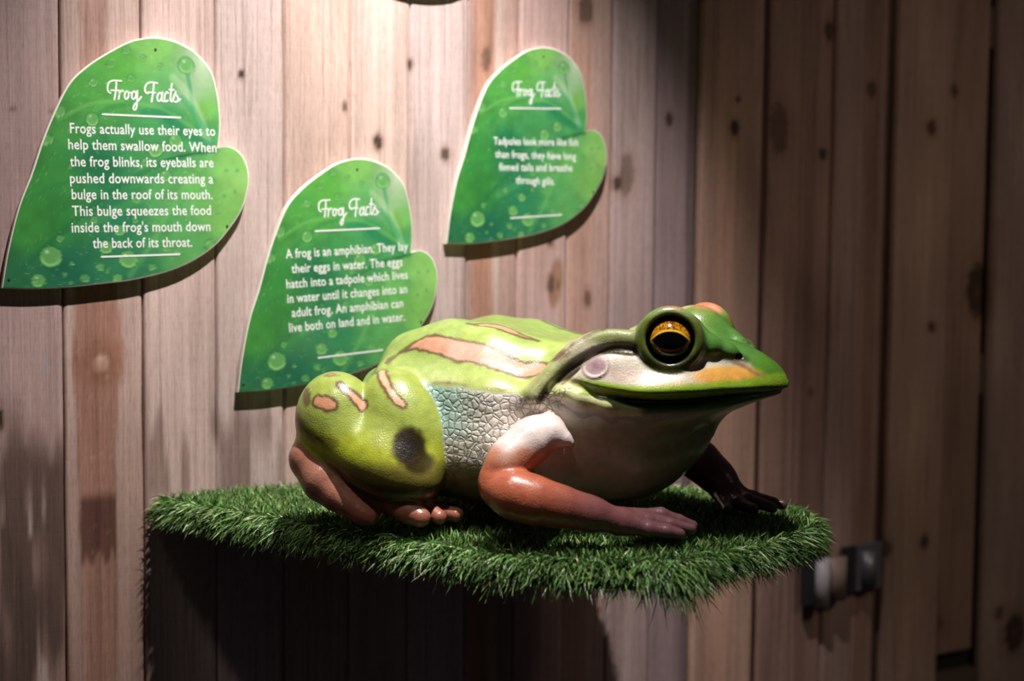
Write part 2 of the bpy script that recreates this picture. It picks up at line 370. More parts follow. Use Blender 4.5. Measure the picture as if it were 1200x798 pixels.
TEXT_C = [('Tadpoles look more like fish', -0.0673, 0.0064, 0.1051, 0.0069), ('than frogs, they have long', -0.0646, -0.0157, 0.0998, -0.0178), ('finned tails and breathe', -0.0576, -0.0379, 0.0918, -0.0383), ('through gills.', -0.025, -0.0601, 0.0541, -0.0625)]

def leaf_outline():
    # rounded everywhere but at the tip and in the notch
    i_n = min(range(len(LEAF)), key=lambda i: math.hypot(LEAF[i][0]-.1218, LEAF[i][1]-.0302))
    a = catmull(LEAF[:i_n+1], 10)
    b = catmull(LEAF[i_n:]+[LEAF[0]], 10)
    return np.r_[a[:-1], b[:-1]]
OUT = leaf_outline()

THICK = .0125
def leaf_board_mesh():
    n = len(OUT)
    c = np.array([-.01, 0.0])
    rows = []
    for inset, y in ((0, 0), (0, -THICK+.0012), (.0007, -THICK+.0004), (.0016, -THICK)):
        d = OUT-c
        p = OUT-d/np.linalg.norm(d, axis=1)[:, None]*inset
        rows.append(np.c_[p[:, 0], np.full(n, y), p[:, 1]])
    v = np.concatenate(rows+[np.array([[c[0], -THICK, c[1]], [c[0], 0, c[1]]])])
    f = []
    for r in range(3):
        for i in range(n):
            j = (i+1) % n
            f.append((r*n+j, r*n+i, (r+1)*n+i, (r+1)*n+j))
    for i in range(n):
        j = (i+1) % n
        f.append((3*n+j, 3*n+i, 4*n)); f.append((i, j, 4*n+1))
    return new_mesh('leaf_board', v, f)

def leaf_print_mesh():
    n = len(OUT); R = 150
    c = np.array([-.01, 0.0])
    d = OUT-c
    edge = c+d*(1-.0022/np.linalg.norm(d, axis=1))[:, None]
    t = (np.arange(1, R+1)/R)[:, None, None]
    p = c+(edge-c)[None]*t
    p = np.concatenate([c[None], p.reshape(-1, 2)])
    v = np.c_[p[:, 0], np.full(len(p), -THICK-.00025), p[:, 1]]
    i = np.arange(n); j = (i+1) % n
    quads = []
    for r in range(R-1):
        a = 1+r*n
        quads.append(np.c_[a+i, a+j, a+n+j, a+n+i])
    # inner fan as degenerate-free quads is not possible: use triangles doubled up by from_pydata
    faces = np.concatenate(quads)
    fl = [tuple(q) for q in faces.tolist()]+[(0, 1+int(b), 1+int(a)) for a, b in zip(i, j)]
    fl = [f[::-1] for f in fl[:len(faces)]]+fl[len(faces):]
    # flip so that normals face -y
    me = new_mesh('printed_face', v, fl)
    P = p
    L = np.array(LEAF_COL)
    w = 1/(((P[:, None, :]-L[None, :, :2])**2).sum(2)+.012**2)**1.7
    C = (w@L[:, 2:])/w.sum(1)[:, None]
    def lay(col, a):
        a = np.clip(a, 0, 1)[:, None]
        C[:] = C*(1-a)+np.array(col, float)*a
    C = np.clip(C.mean(0)+(C-C.mean(0))*1.15+4, 4, 250)*np.array([.99, .97, 1.04])
    n1 = vnoise(P, 60, 1); n2 = vnoise(P, 160, 2)
    C *= (.89+.12*n1+.05*n2)[:, None]*np.array([.96, .98, 1.0])
    # printed veins
    for pts, wd, col, a in [
        ([(.118, .030), (.06, .015), (-.02, -.03), (-.10, -.10), (-.15, -.15)], .004, (30, 104, 62), .45),
        ([(.115, .032), (.085, .06), (.03, .085), (-.04, .085), (-.09, .06)], .003, (120, 190, 96), .45),
        ([(.112, .036), (.090, .075), (.082, .12), (.075, .15)], .003, (60, 150, 96), .6),
        ([(.108, .040), (.098, .07), (.080, .105), (.060, .125)], .006, (170, 206, 156), .55),
        ([(.110, .036), (.070, .055), (.045, .075), (.02, .075)], .006, (30, 126, 84), .55),
        ([(.100, .060), (.085, .085), (.072, .098)], .005, (48, 150, 96), .5),
        ([(.112, .022), (.07, -.03), (.03, -.10), (.0, -.145)], .004, (120, 190, 100), .35),
        ([(.09, .02), (.05, -.02), (-.02, -.06), (-.06, -.08)], .007, (96, 172, 96), .35),
        ([(.05, .0), (.0, -.02), (-.07, -.02), (-.12, -.04)], .003, (40, 120, 66), .35),
        ([(.01, .09), (-.03, .075), (-.07, .045)], .004, (44, 128, 70), .4)]:
        dd, _ = seg_dist(P, catmull(pts, 5))
        lay(col, smooth01(1.4-dd/wd)*a)
    for dx, dz, dr in DROPS:
        ex, ez = (P[:, 0]-dx)/(dr*.98), (P[:, 1]-dz)/dr
        r = np.hypot(ex, ez)
        r = r+(vnoise(P, 130, 8)-.5)*.16
        big = 1.0 if dr > .0062 else .75
        # the dark outline under the drop, its body and bright rim are part of the printed photograph
        lay((34, 104, 58), smooth01((1.18-r)/.2)*.55*big)
        lay((112, 176, 96), smooth01((1.0-r)/.12)*.75*big)
        lay((146, 206, 118), smooth01((1-abs(r-.78)/.22))*smooth01((.3-ez)/.8)*.8*big)
        lay((214, 238, 190), smooth01(1-np.hypot(ex+.3, ez-.45)/.28)*.75*big)
    spk = vnoise(P, 420, 14)
    lay((150, 206, 120), smooth01((spk-.86)/.07)*.4)
    set_col(me, 'paint', s2l(np.clip(C, 0, 255)))
    return me

def ribbon_mesh(lines, width, y, thick=.0003):
    """lettering strokes cut from thin film: flat ribbons with round ends"""
    v, f = [], []
    for ln in lines:
        p = catmull(ln, 5) if len(ln) > 2 else np.array(ln, float)
        n = len(p)
        tan = np.gradient(p, axis=0)
        tan /= np.linalg.norm(tan, axis=1)[:, None]+1e-12
        nor = np.c_[-tan[:, 1], tan[:, 0]]
        L, Rr = p+nor*width/2, p-nor*width/2
        cap0 = [p[0]+width/2*(-tan[0]*math.sin(a)+nor[0]*math.cos(a)) for a in (PI/4, PI/2, 3*PI/4)]
        cap1 = [p[-1]+width/2*(tan[-1]*math.sin(a)-nor[-1]*math.cos(a)) for a in (PI/4, PI/2, 3*PI/4)]
        k = len(v)
        for yy in (y, y-thick):
            v += [(q[0], yy, q[1]) for q in L]+[(q[0], yy, q[1]) for q in Rr]
        m = 2*n
        for i in range(n-1):
            f.append((k+m+i, k+m+i+1, k+m+n+i+1, k+m+n+i))
            f.append((k+i, k+i+1, k+m+i+1, k+m+i))
            f.append((k+n+i+1, k+n+i, k+m+n+i, k+m+n+i+1))
        for cap, a, b in ((cap0, 0, n), (cap1, 2*n-1, n-1)):
            e = len(v)
            v += [(q[0], y-thick, q[1]) for q in cap]
            f.append((k+m+a, e, e+1, e+2, k+m+b))
    return new_mesh('lettering', v, f)

def paragraph_mesh(lines, cap, y, bold):
    """each line set in the built-in face, fitted between its measured ends"""
    V, Fs = [], []
    for tx, xa, za, xb, zb in lines:
        cu = bpy.data.curves.new('line', 'FONT')
        cu.body = tx
        cu.size = 1.0
        cu.offset = bold
        cu.resolution_u = 3
        cu.space_character = 1.04
        ob = bpy.data.objects.new('line', cu)
        COL.objects.link(ob)
        bpy.context.view_layer.update()
        me = bpy.data.meshes.new_from_object(ob.evaluated_get(bpy.context.evaluated_depsgraph_get()))
        co = np.array([vv.co[:] for vv in me.vertices])
        fc = [tuple(p.vertices) for p in me.polygons]
        bpy.data.objects.remove(ob); bpy.data.curves.remove(cu); bpy.data.meshes.remove(me)
        x0, x1 = co[:, 0].min(), co[:, 0].max()
        s = (co[:, 0]-x0)/(x1-x0)
        h = co[:, 1]*cap/.70
        ang = math.atan2(zb-za, xb-xa)
        ln = math.hypot(xb-xa, zb-za)
        X = xa+s*ln*math.cos(ang)-h*math.sin(ang)
        Z = za+s*ln*math.sin(ang)+h*math.cos(ang)
        k = len(V)
        V += [(a, y, b) for a, b in zip(X, Z)]
        Fs += [tuple(k+i for i in f) for f in fc]
    return new_mesh('paragraph', V, Fs)

m_edge = Mat('white_foam_board', **{'Base Color': (.82, .78, .68, 1), 'Roughness': .6}).m
Mp = Mat('printed_leaf_film', Roughness=.38)
Mp.l(Mp.attr('paint').outputs['Color'], Mp.b.inputs['Base Color'])
_n = Mp.n('ShaderNodeTexNoise'); _n.inputs['Scale'].default_value = 220
_b = Mp.n('ShaderNodeBump'); _b.inputs['Strength'].default_value = .08; _b.inputs['Distance'].default_value = .001
Mp.l(_n.outputs['Fac'], _b.inputs['Height']); Mp.l(_b.outputs[0], Mp.b.inputs['Normal'])
m_print = Mp.m
m_white = Mat('white_lettering', **{'Base Color': (.86, .88, .84, 1), 'Roughness': .5}).m
m_screw = Mat('dark_screw_steel', **{'Base Color': (.06, .045, .03, 1), 'Roughness': .45, 'Metallic': .7}).m

me_board, me_face = leaf_board_mesh(), leaf_print_mesh()
me_head = ribbon_mesh(HEADING, .0022, -THICK-.0004)
me_rules = [ribbon_mesh([r], .0024, -THICK-.0004) for r in RULES]
def screw_mesh():
    v, f = [], []
    n = 12
    for r, y in ((.0016, -.0002), (.0016, -.0010), (.0010, -.0015)):
        v += [(r*math.cos(2*PI*i/n), y, r*math.sin(2*PI*i/n)) for i in range(n)]
    v.append((0, -.0011, 0))
    for k in range(2):
        for i in range(n):
            j = (i+1) % n
            f.append((k*n+j, k*n+i, (k+1)*n+i, (k+1)*n+j))
    for i in range(n):
        f.append((2*n+(i+1) % n, 2*n+i, 3*n))
    return new_mesh('screw', v, f)
me_screw = screw_mesh()

def leaf_sign(cx, cz, scale, rot, label, text, cap, bold):
    root = empty('leaf_sign', (cx, -.0008, cz), label, 'sign', 'leaf-shaped fact signs on the board wall')
    root.scale = (scale,)*3
    root.rotation_euler = (0, -rot, 0)
    link('board', me_board, m_edge, root)
    link('printed_face', me_face, m_print, root)
    if text:
        link('heading', me_head, m_white, root)
        for m in me_rules: link('rule', m, m_white, root)
        link('paragraph', paragraph_mesh(text, cap, -THICK-.0005, bold), m_white, root)
    for sx, sz in SCREWS:
        s = link('screw', me_screw, m_screw, root)
        s.location = (sx, -THICK-.0002, sz)
    return root

leaf_sign(-.0200, .4400, 1.0, 0.0, 'big green leaf-shaped sign with the longest text, about frogs swallowing with their eyes', TEXT_A, .0135, .011)
leaf_sign(.2818, .2943, .9759, .042, 'green leaf-shaped sign about amphibians, hung lowest, its corner behind the frog', TEXT_B, .0135, .015)
leaf_sign(.6015, .4981, .9068, .037, 'smaller green leaf-shaped sign with four lines about tadpoles, above the frog\'s back', TEXT_C, .0130, .015)
_r = -.42
_o = OUT@np.array([[math.cos(_r), math.sin(_r)], [-math.sin(_r), math.cos(_r)]])*.95
_k = int(np.argmin(_o[:, 1]))
leaf_sign(.415-_o[_k, 0], .7205-_o[_k, 1], .95, _r, 'leaf-shaped board hung above the picture, only its shadow showing on the wall', None, 0, 0)

# ------------------------------------------------------------------ metal fitting on the wall behind the shelf
def box(v, f, x0, x1, y0, y1, z0, z1, b=.002):
    """box with chamfered front edges (front is -y)"""
    k = len(v)
    v += [(x0, y1, z0), (x1, y1, z0), (x1, y1, z1), (x0, y1, z1),
          (x0, y0+b, z0), (x1, y0+b, z0), (x1, y0+b, z1), (x0, y0+b, z1),
          (x0+b, y0, z0+b), (x1-b, y0, z0+b), (x1-b, y0, z1-b), (x0+b, y0, z1-b)]
    f += [(k+3, k+2, k+1, k), (k+8, k+9, k+10, k+11)]
    for a in range(4):
        c = (a+1) % 4
        f += [(k+a, k+c, k+4+c, k+4+a), (k+4+a, k+4+c, k+8+c, k+8+a)]
def mesh_of(name, boxes, b=.002):
    v, f = [], []
    for q in boxes: box(v, f, *q, b=b)
    return new_mesh(name, v, f)
def half_round(name, x0, x1, yb, depth, z0, z1, n=14):
    v, f = [], []
    for i in range(n+1):
        a = PI*i/n
        xx = (x0+x1)/2-(x1-x0)/2*math.cos(a); yy = yb-depth*math.sin(a)
        v += [(xx, yy, z0), (xx, yy, z1)]
    for i in range(n):
        f.append((2*i, 2*i+2, 2*i+3, 2*i+1))
    f.append(tuple(2*i+1 for i in range(n+1))); f.append(tuple(2*i for i in range(n, -1, -1)))
    return new_mesh(name, v, f, True)
m_chrome = Mat('dull_steel', **{'Base Color': (.22, .22, .25, 1), 'Metallic': .6, 'Roughness': .42}).m
m_black = Mat('black_iron', **{'Base Color': (.02, .02, .024, 1), 'Roughness': .5}).m
m_pale = Mat('pale_plastic', **{'Base Color': (.42, .38, .41, 1), 'Roughness': .45}).m
m_beige = Mat('beige_knob', **{'Base Color': (.25, .18, .15, 1), 'Roughness': .5}).m
fit = empty('door_latch', (1.30, -.001, -.255), 'small steel and black latch with pale grip on the boards beyond the shelf edge', 'latch')
def fit_part(name, me, mat):
    me.transform(Matrix.Translation((-1.30, .001, .255)))
    return link(name, me, mat, fit)
fit_part('back_plate', mesh_of('back_plate', [(1.335, 1.405, -.010, -.001, -.302, -.212)]), m_chrome)
fit_part('keeper', half_round('keeper', 1.350, 1.385, -.010, .014, -.296, -.226), m_chrome)
fit_part('slot', mesh_of('slot', [(1.306, 1.335, -.012, -.001, -.304, -.214)]), m_black)
fit_part('grip', half_round('grip', 1.228, 1.258, -.016, .016, -.316, -.225), m_pale)
fit_part('bolt', half_round('bolt', 1.258, 1.305, -.010, .020, -.308, -.228), m_beige)
fit_part('end_plate', mesh_of('end_plate', [(1.205, 1.258, -.016, -.001, -.312, -.214)]), m_black)

# ------------------------------------------------------------------ the frog sculpture (local axes: x forward, y left, z up; metres)
B_ = math.radians(22)
FROG_X = np.array([math.cos(B_)*math.cos(YAW)-math.sin(B_)*math.sin(YAW), -math.cos(B_)*math.sin(YAW)-math.sin(B_)*math.cos(YAW), 0])
FROG_LOC = (.428, -.362, 0.0)
FROG_ROT = math.atan2(FROG_X[1], FROG_X[0])

def pchip(x, y, n=500):
    x, y = np.asarray(x, float), np.asarray(y, float)
    h = np.diff(x); d = np.diff(y)/h
    m = np.zeros(len(x))
    for i in range(1, len(x)-1):
        if d[i-1]*d[i] > 0:
            w1, w2 = 2*h[i]+h[i-1], h[i]+2*h[i-1]
            m[i] = (w1+w2)/(w1/d[i-1]+w2/d[i])
    m[0], m[-1] = d[0], d[-1]
    X = np.linspace(x[0], x[-1], n)
    i = np.clip(np.searchsorted(x, X)-1, 0, len(h)-1)
    t = (X-x[i])/h[i]
    Y = (2*t**3-3*t**2+1)*y[i]+(t**3-2*t**2+t)*h[i]*m[i]+(-2*t**3+3*t**2)*y[i+1]+(t**3-t**2)*h[i]*m[i+1]
    return X, Y

def smin(a, b, k):
    h = np.maximum(k-np.abs(a-b), 0)/k
    return np.minimum(a, b)-h*h*k*.25
def smax(a, b, k):
    return -smin(-a, -b, k)

class Loft:
    """body of superelliptic sections along x; columns x, half width, top, bottom, widest height"""
    def __init__(self, tab, nt=2.2, nb=2.2, taper=0.0):
        tab = np.array(tab, float)
        self.X = None
        self.c = []
        for k in range(1, tab.shape[1]):
            X, Y = pchip(tab[:, 0], tab[:, k])
            self.X = X; self.c.append(Y)
        self.nt, self.nb, self.taper = nt, nb, taper
        self.x0, self.x1 = tab[0, 0], tab[-1, 0]
    def __call__(self, P):
        x, y, z = P[:, 0], np.abs(P[:, 1]), P[:, 2]
        w, zt, zb, zc = (np.interp(x, self.X, c) for c in self.c)
        ht, hb = np.maximum(zt-zc, .002), np.maximum(zc-zb, .002)
        w = np.maximum(w, .002)
        upm = z > zc
        h = np.where(upm, ht, hb); n = np.where(upm, self.nt, self.nb)
        a = np.abs(z-zc)/h
        wl = w*(1-self.taper*np.clip(np.where(upm, a, 0), 0, 1)**1.2) if self.taper else w
        b = y/wl
        a = np.maximum(a, 1e-6); b = np.maximum(b, 1e-6)
        q = (a**n+b**n)**(1/n)
        g = q**(1-n)*np.sqrt((a**(n-1)/h)**2+(b**(n-1)/wl)**2)
        d = (q-1)/np.maximum(g, 1.0)
        dx = np.maximum(np.maximum(self.x0-x, x-self.x1), 0)
        return np.where(dx > 0, np.hypot(np.maximum(d, 0), dx), d)

def ellip(P, c, r, rot=None):
    q = P-np.array(c)
    if rot is not None: q = q@rot
    r = np.array(r)
    k0 = np.linalg.norm(q/r, axis=1); k1 = np.linalg.norm(q/(r*r), axis=1)
    return k0*(k0-1)/np.maximum(k1, 1e-6)
def rot_y(deg):
    a = math.radians(deg)
    return np.array([[math.cos(a), 0, math.sin(a)], [0, 1, 0], [-math.sin(a), 0, math.cos(a)]])
def rot_z(deg):
    a = math.radians(deg)
    return np.array([[math.cos(a), -math.sin(a), 0], [math.sin(a), math.cos(a), 0], [0, 0, 1]])
def sphere(P, c, r):
    return np.linalg.norm(P-np.array(c), axis=1)-r
def chain(P, pts, k=.004, sub=1):
    """tapering limb through (x, y, z, r)"""
    pts = np.array(pts, float)
    if sub > 1: pts = catmull(pts, sub)
    d = None
    for a, b in zip(pts[:-1], pts[1:]):
        ab = b[:3]-a[:3]
        t = np.clip(((P-a[:3])@ab)/max(ab@ab, 1e-12), 0, 1)
        e = np.linalg.norm(P-(a[:3]+t[:, None]*ab), axis=1)-(a[3]+(b[3]-a[3])*t)
        d = e if d is None else (np.minimum(d, e) if sub > 1 else smin(d, e, k))
    return d

MOUTH_X = [-.02, .05, .092, .13, .17, .21, .25, .28, .30, .312]
MOUTH_Z = [.176, .174, .168, .162, .1585, .160, .1645, .168, .1705, .172]
def mouth_z(x): return np.interp(x, MOUTH_X, MOUTH_Z)

torso = Loft([
    (-.258, .006, .150, .120, .130), (-.247, .050, .170, .085, .122), (-.230, .080, .178, .055, .110), (-.20, .114, .200, .034, .104),
    (-.165, .138, .220, .020, .098), (-.13, .152, .233, .014, .094), (-.09, .162, .2385, .010, .090), (-.05, .168, .237, .008, .088),
    (-.01, .168, .227, .008, .088), (.03, .148, .214, .010, .094), (.07, .125, .206, .012, .104), (.10, .112, .202, .016, .106),
    (.13, .100, .188, .022, .106), (.16, .087, .172, .034, .100), (.185, .068, .158, .054, .104), (.208, .040, .146, .080, .110), (.222, .008, .135, .105, .118)], 2.15, 2.3)
head = Loft([
    (-.03, .095, .206, .150, .176), (.03, .116, .213, .155, .180), (.08, .127, .2255, .164, .182), (.13, .131, .233, .158, .174),
    (.17, .127, .235, .1535, .171), (.20, .117, .234, .1545, .172), (.23, .101, .2295, .158, .1735), (.26, .077, .2205, .162, .175),
    (.28, .060, .2115, .164, .1755), (.293, .045, .2035, .166, .176), (.302, .031, .196, .1675, .175), (.309, .017, .1875, .169, .174), (.3135, .004, .178, .171, .1735)], 2.3, 2.6, .46)
jaw = Loft([
    (.0, .100, .160, .06, .13), (.06, .119, .1665, .065, .14), (.10, .1215, .1635, .076, .142), (.15, .114, .157, .092, .140),
    (.20, .098, .157, .113, .142), (.24, .077, .161, .135, .150), (.27, .055, .165, .149, .158), (.29, .036, .168, .157, .163), (.301, .020, .169, .161, .166), (.305, .003, .168, .163, .166)], 3.0, 2.2)

EYE_C = np.array([.187, -.078, .2275])
EYE_A = np.array([.27, -.955, .10]); EYE_A /= np.linalg.norm(EYE_A)
EYE_F = np.cross([0, 0, 1.], EYE_A); EYE_F /= np.linalg.norm(EYE_F)
if EYE_F[0] < 0: EYE_F = -EYE_F
EYE_U = np.cross(EYE_A, EYE_F)
if EYE_U[2] < 0: EYE_U = -EYE_U

FOLD = [(.150, -.092, .228, .010), (.118, -.094, .229, .0115), (.092, -.101, .221, .0125), (.072, -.113, .205, .0125), (.054, -.129, .182, .0115), (.040, -.143, .162, .010)]
GROOVE = [(.148, -.106, .2165, .0045), (.120, -.109, .2155, .0055), (.098, -.116, .206, .006), (.078, -.1275, .189, .006), (.062, -.141, .169, .006), (.052, -.152, .152, .004)]
CANTHUS = [(.212, -.070, .2255, .0105), (.232, -.060, .2205, .0105), (.250, -.048, .2135, .009), (.264, -.041, .2060, .005)]
NOSTRIL = (.262, -.0475, .2085)
EAR = np.array([.110, -.1215, .196])
EAR_N = np.array([-.05, -.80, .60]); EAR_N /= np.linalg.norm(EAR_N)
DORSAL = [(-.16, -.068, .196, .024), (-.10, -.078, .206, .028), (-.04, -.080, .202, .026), (.02, -.074, .190, .022), (.07, -.066, .195, .018), (.12, -.064, .216, .014)]

def d_torso(P, M):
    d = torso(P)
    d = smin(d, chain(M, DORSAL, .02), .05)
    # the sacral hump and the flank edge below the smooth back
    d = smin(d, chain(M, [(-.17, -.112, .172, .013), (-.10, -.133, .164, .012), (-.02, -.140, .159, .011), (.04, -.138, .157, .009)], .02), .03)
    # breast folds
    return d
def d_head(P, M):
    h = head(P)
    h = smin(h, chain(M, CANTHUS, .01), .014)
    h = smin(h, ellip(M, (.183, -.060, .220), (.047, .040, .0455)), .016)
    return h
def d_eye_ring(M):
    q = M-EYE_C
    w = q@EYE_A; u = q@EYE_F; v = q@EYE_U
    rr = np.hypot(u, v*1.0)
    return np.hypot(rr-.0308, w-.015)-.0088
def d_leg(M):
    a = ellip(M, (-.204, -.178, .119), (.054, .046, .063), rot_y(-10))
    b = ellip(M, (-.127, -.154, .104), (.059, .052, .085), rot_y(-20))
    d = smin(a, b, .005)
    d = smin(d, ellip(M, (-.142, -.184, .077), (.080, .046, .044), rot_y(22)), .020)
    return d
def d_foot(M):
    t = chain(M, [(-.232, -.178, .102, .022), (-.232, -.190, .074, .027), (-.210, -.199, .051, .0265), (-.188, -.203, .035, .0195), (-.170, -.205, .025, .0140), (-.154, -.206, .015, .0105), (-.144, -.206, .011, .0095)], .012)
    t = smin(t, chain(M, [(-.210, -.185, .050, .018), (-.170, -.184, .038, .016), (-.138, -.184, .029, .013), (-.116, -.190, .025, .0125), (-.098, -.194, .020, .0130), (-.082, -.196, .0145, .0120)], .01), .008)
    t = smin(t, chain(M, [(-.16, -.176, .036, .013), (-.118, -.168, .030, .0095), (-.100, -.168, .0270, .0105), (-.088, -.172, .023, .0095), (-.066, -.178, .013, .0090)], .006), .003)
    t = smin(t, chain(M, [(-.17, -.170, .034, .012), (-.12, -.150, .022, .010), (-.08, -.150, .014, .009), (-.055, -.152, .012, .009)], .008), .003)
    return t
def d_arm_near(P):
    u = chain(P, [(.060, -.146, .121, .020), (.044, -.164, .109, .0225), (.026, -.184, .088, .0215), (.014, -.196, .066, .020)], .02)
    # shoulder blade flange ending in a point
    u = smin(u, chain(P, [(.050, -.158, .119, .016), (.068, -.155, .118, .0125), (.083, -.151, .112, .006), (.0885, -.149, .108, .0030)], .012), .010)
    f = chain(P, [(.017, -.199, .058, .0205), (.040, -.204, .053, .0240), (.066, -.197, .046, .0230), (.094, -.183, .038, .0195), (.120, -.167, .030, .0165), (.140, -.155, .024, .0148)], .02)
    f = smin(f, chain(P, [(.136, -.157, .024, .0152), (.150, -.149, .0205, .0135), (.165, -.142, .017, .0105)], .01), .004)
    d = smin(u, f, .005)
    h = None
    for pts in ([(.150, -.150, .018, .011), (.180, -.137, .012, .0085), (.200, -.127, .009, .0070), (.214, -.119, .006, .0060)],
                [(.150, -.145, .024, .0105), (.176, -.126, .019, .0085), (.200, -.112, .014, .0072), (.222, -.100, .009, .0064)],
                [(.152, -.138, .026, .0095), (.178, -.110, .0225, .0085), (.186, -.104, .0225, .0092), (.205, -.092, .015, .0075), (.219, -.082, .009, .0064)],
                [(.150, -.136, .022, .0095), (.164, -.106, .015, .0080), (.180, -.082, .009, .0068)]):
        c = chain(P, pts, .004)
        h = c if h is None else smin(h, c, .003)
    return smin(d, h, .006)
def d_arm_far(P):
    d = chain(P, [(.070, .120, .115, .028), (.080, .160, .096, .027), (.108, .170, .084, .027)], .02)
    d = smin(d, chain(P, [(.108, .170, .082, .026), (.145, .145, .070, .0255), (.176, .130, .053, .0235), (.203, .121, .034, .0195), (.222, .116, .020, .015)], .02), .008)
    h = None
    for pts in ([(.215, .118, .018, .013), (.250, .116, .012, .009), (.290, .114, .006, .0066)],
                [(.215, .112, .018, .012), (.248, .096, .012, .009), (.282, .088, .006, .0066)],
                [(.212, .110, .016, .012), (.238, .084, .010, .0085), (.262, .068, .006, .0065)],
                [(.208, .110, .016, .011), (.222, .078, .010, .0080), (.232, .052, .006, .0064)]):
        c = chain(P, pts, .004)
        h = c if h is None else smin(h, c, .004)
    return smin(d, h, .008)

def frog_sdf(P):
    M = P.copy(); M[:, 1] = -np.abs(M[:, 1])
    lo, hi = P.min(0), P.max(0); mlo, mhi = M.min(0), M.max(0)
    def near(l, h, mir=True):
        a, b = (mlo, mhi) if mir else (lo, hi)
        return bool(np.all(b > np.array(l)-.03) and np.all(a < np.array(h)+.03))
    d = d_torso(P, M)
    if near((-.03, -.14, .05), (.32, 0, .28)):
        d = smin(d, jaw(P), .030)
        kv = .005+.020*smooth01((.085-P[:, 0])/.05)+.0*P[:, 0]
        h = d_head(P, M)
        d = smin(d, h, kv)
        d = smin(d, ellip(M, (.108, -.082, .190), (.064, .044, .036)), .02)
        # cheek fold running forward and down from the corner of the mouth
        d = smin(d, chain(M, [(.062, -.129, .170, .009), (.092, -.1265, .1585, .0085), (.125, -.1215, .1510, .0065), (.162, -.1130, .1455, .0030)], .01), .009)
        # eardrum rim
        q = M-EAR
        w = q@EAR_N; rr = np.linalg.norm(q-w[:, None]*EAR_N, axis=1)
        d = smin(d, np.hypot(rr-.0150, w)-.0009, .004)
        d = smin(d, chain(M, FOLD, .01, 3), .010)
        d = smax(d, -chain(M, GROOVE, .01, 3), .006)
        # lids: a rolled ring with a hollow for the eyeball
        d = smin(d, d_eye_ring(M), .008)
        d = smax(d, -sphere(M, EYE_C+EYE_A*.022, .0285), .004)
        d = smax(d, -ellip(M, NOSTRIL, (.0055, .0050, .0032), rot_z(35)), .002)
    if near((-.27, -.23, .0), (-.04, -.09, .20)):
        d = smin(d, d_leg(M), .010)
        d = smin(d, d_foot(M), .008)
    if near((-.02, -.24, .0), (.24, -.06, .16), False):
        d = smin(d, d_arm_near(P), .007)
    if near((.05, .03, .0), (.30, .21, .15), False):
        d = smin(d, d_arm_far(P), .010)
    return d

def surface_nets(fn, lo, hi, h, blk=8):
    lo = np.array(lo, float)
    nb = np.ceil((np.array(hi)-lo)/(h*blk)).astype(int)
    n = nb*blk
    F = np.full(tuple(n), 1.0, np.float32)
    off = (np.stack(np.meshgrid(*[np.arange(blk)]*3, indexing='ij'), -1).reshape(-1, 3))*h
    half = h*blk/2
    for bx in range(nb[0]):
        cy, cz = np.meshgrid(np.arange(nb[1]), np.arange(nb[2]), indexing='ij')
        ids = np.c_[np.full(cy.size, bx), cy.ravel(), cz.ravel()]
        ctr = lo+ids*h*blk+half
        for s in range(0, len(ids), 400):
            fc = fn(ctr[s:s+400])
            for i, v in zip(range(s, min(s+400, len(ids))), fc):
                a, b, c = ids[i]*blk
                F[a:a+blk, b:b+blk, c:c+blk] = 1.0 if v > 0 else -1.0
            act = np.nonzero(np.abs(fc) < half*1.75+.014)[0]+s
            # work in small groups so that far-off limbs are skipped
            for g in range(0, len(act), 12):
                sel = act[g:g+12]
                pts = (lo+ids[sel][:, None, :]*h*blk+off[None]).reshape(-1, 3)
                val = fn(pts).reshape(len(sel), blk, blk, blk)
                for i, v in zip(sel, val):
                    a, b, c = ids[i]*blk
                    F[a:a+blk, b:b+blk, c:c+blk] = v
    S = F < 0
    cnt = np.zeros(tuple(n-1), np.uint8)
    for dx in (0, 1):
        for dy in (0, 1):
            for dz in (0, 1):
                cnt += S[dx:n[0]-1+dx, dy:n[1]-1+dy, dz:n[2]-1+dz]
    act = (cnt > 0) & (cnt < 8)
    I = np.argwhere(act)
    idx = np.full(act.shape, -1, np.int32)
    idx[act] = np.arange(len(I))
    acc = np.zeros((len(I), 3)); num = np.zeros(len(I))
    cor = [(a, b, c) for a in (0, 1) for b in (0, 1) for c in (0, 1)]
    for i, p in enumerate(cor):
        for q in cor[i+1:]:
            if sum(abs(x-y) for x, y in zip(p, q)) != 1: continue
            fa = F[I[:, 0]+p[0], I[:, 1]+p[1], I[:, 2]+p[2]].astype(float)
            fb = F[I[:, 0]+q[0], I[:, 1]+q[1], I[:, 2]+q[2]].astype(float)
            m = (fa < 0) != (fb < 0)
            t = np.where(m, fa/np.where(m, fa-fb, 1), 0)
            pt = np.array(p)+t[:, None]*(np.array(q)-np.array(p))
            acc += pt*m[:, None]; num += m
    V = lo+(I+acc/num[:, None])*h
    quads = []
    for ax in range(3):
        a, b = (ax+1) % 3, (ax+2) % 3
        sl0 = [slice(1, -1)]*3; sl1 = [slice(1, -1)]*3
        sl0[ax] = slice(0, -1); sl1[ax] = slice(1, None)
        s0, s1 = S[tuple(sl0)], S[tuple(sl1)]
        E = np.argwhere(s0 != s1)
        inside = s0[s0 != s1]
        base = E.copy(); base[:, a] += 1; base[:, b] += 1
        def cell(da, db):
            c = base.copy(); c[:, a] -= da; c[:, b] -= db
            c = np.minimum(c, np.array(idx.shape)-1)
            return idx[c[:, 0], c[:, 1], c[:, 2]]
        q = np.c_[cell(1, 1), cell(0, 1), cell(0, 0), cell(1, 0)]
        q[~inside] = q[~inside][:, ::-1]
        quads.append(q[(q >= 0).all(1)])
    return V, np.concatenate(quads)

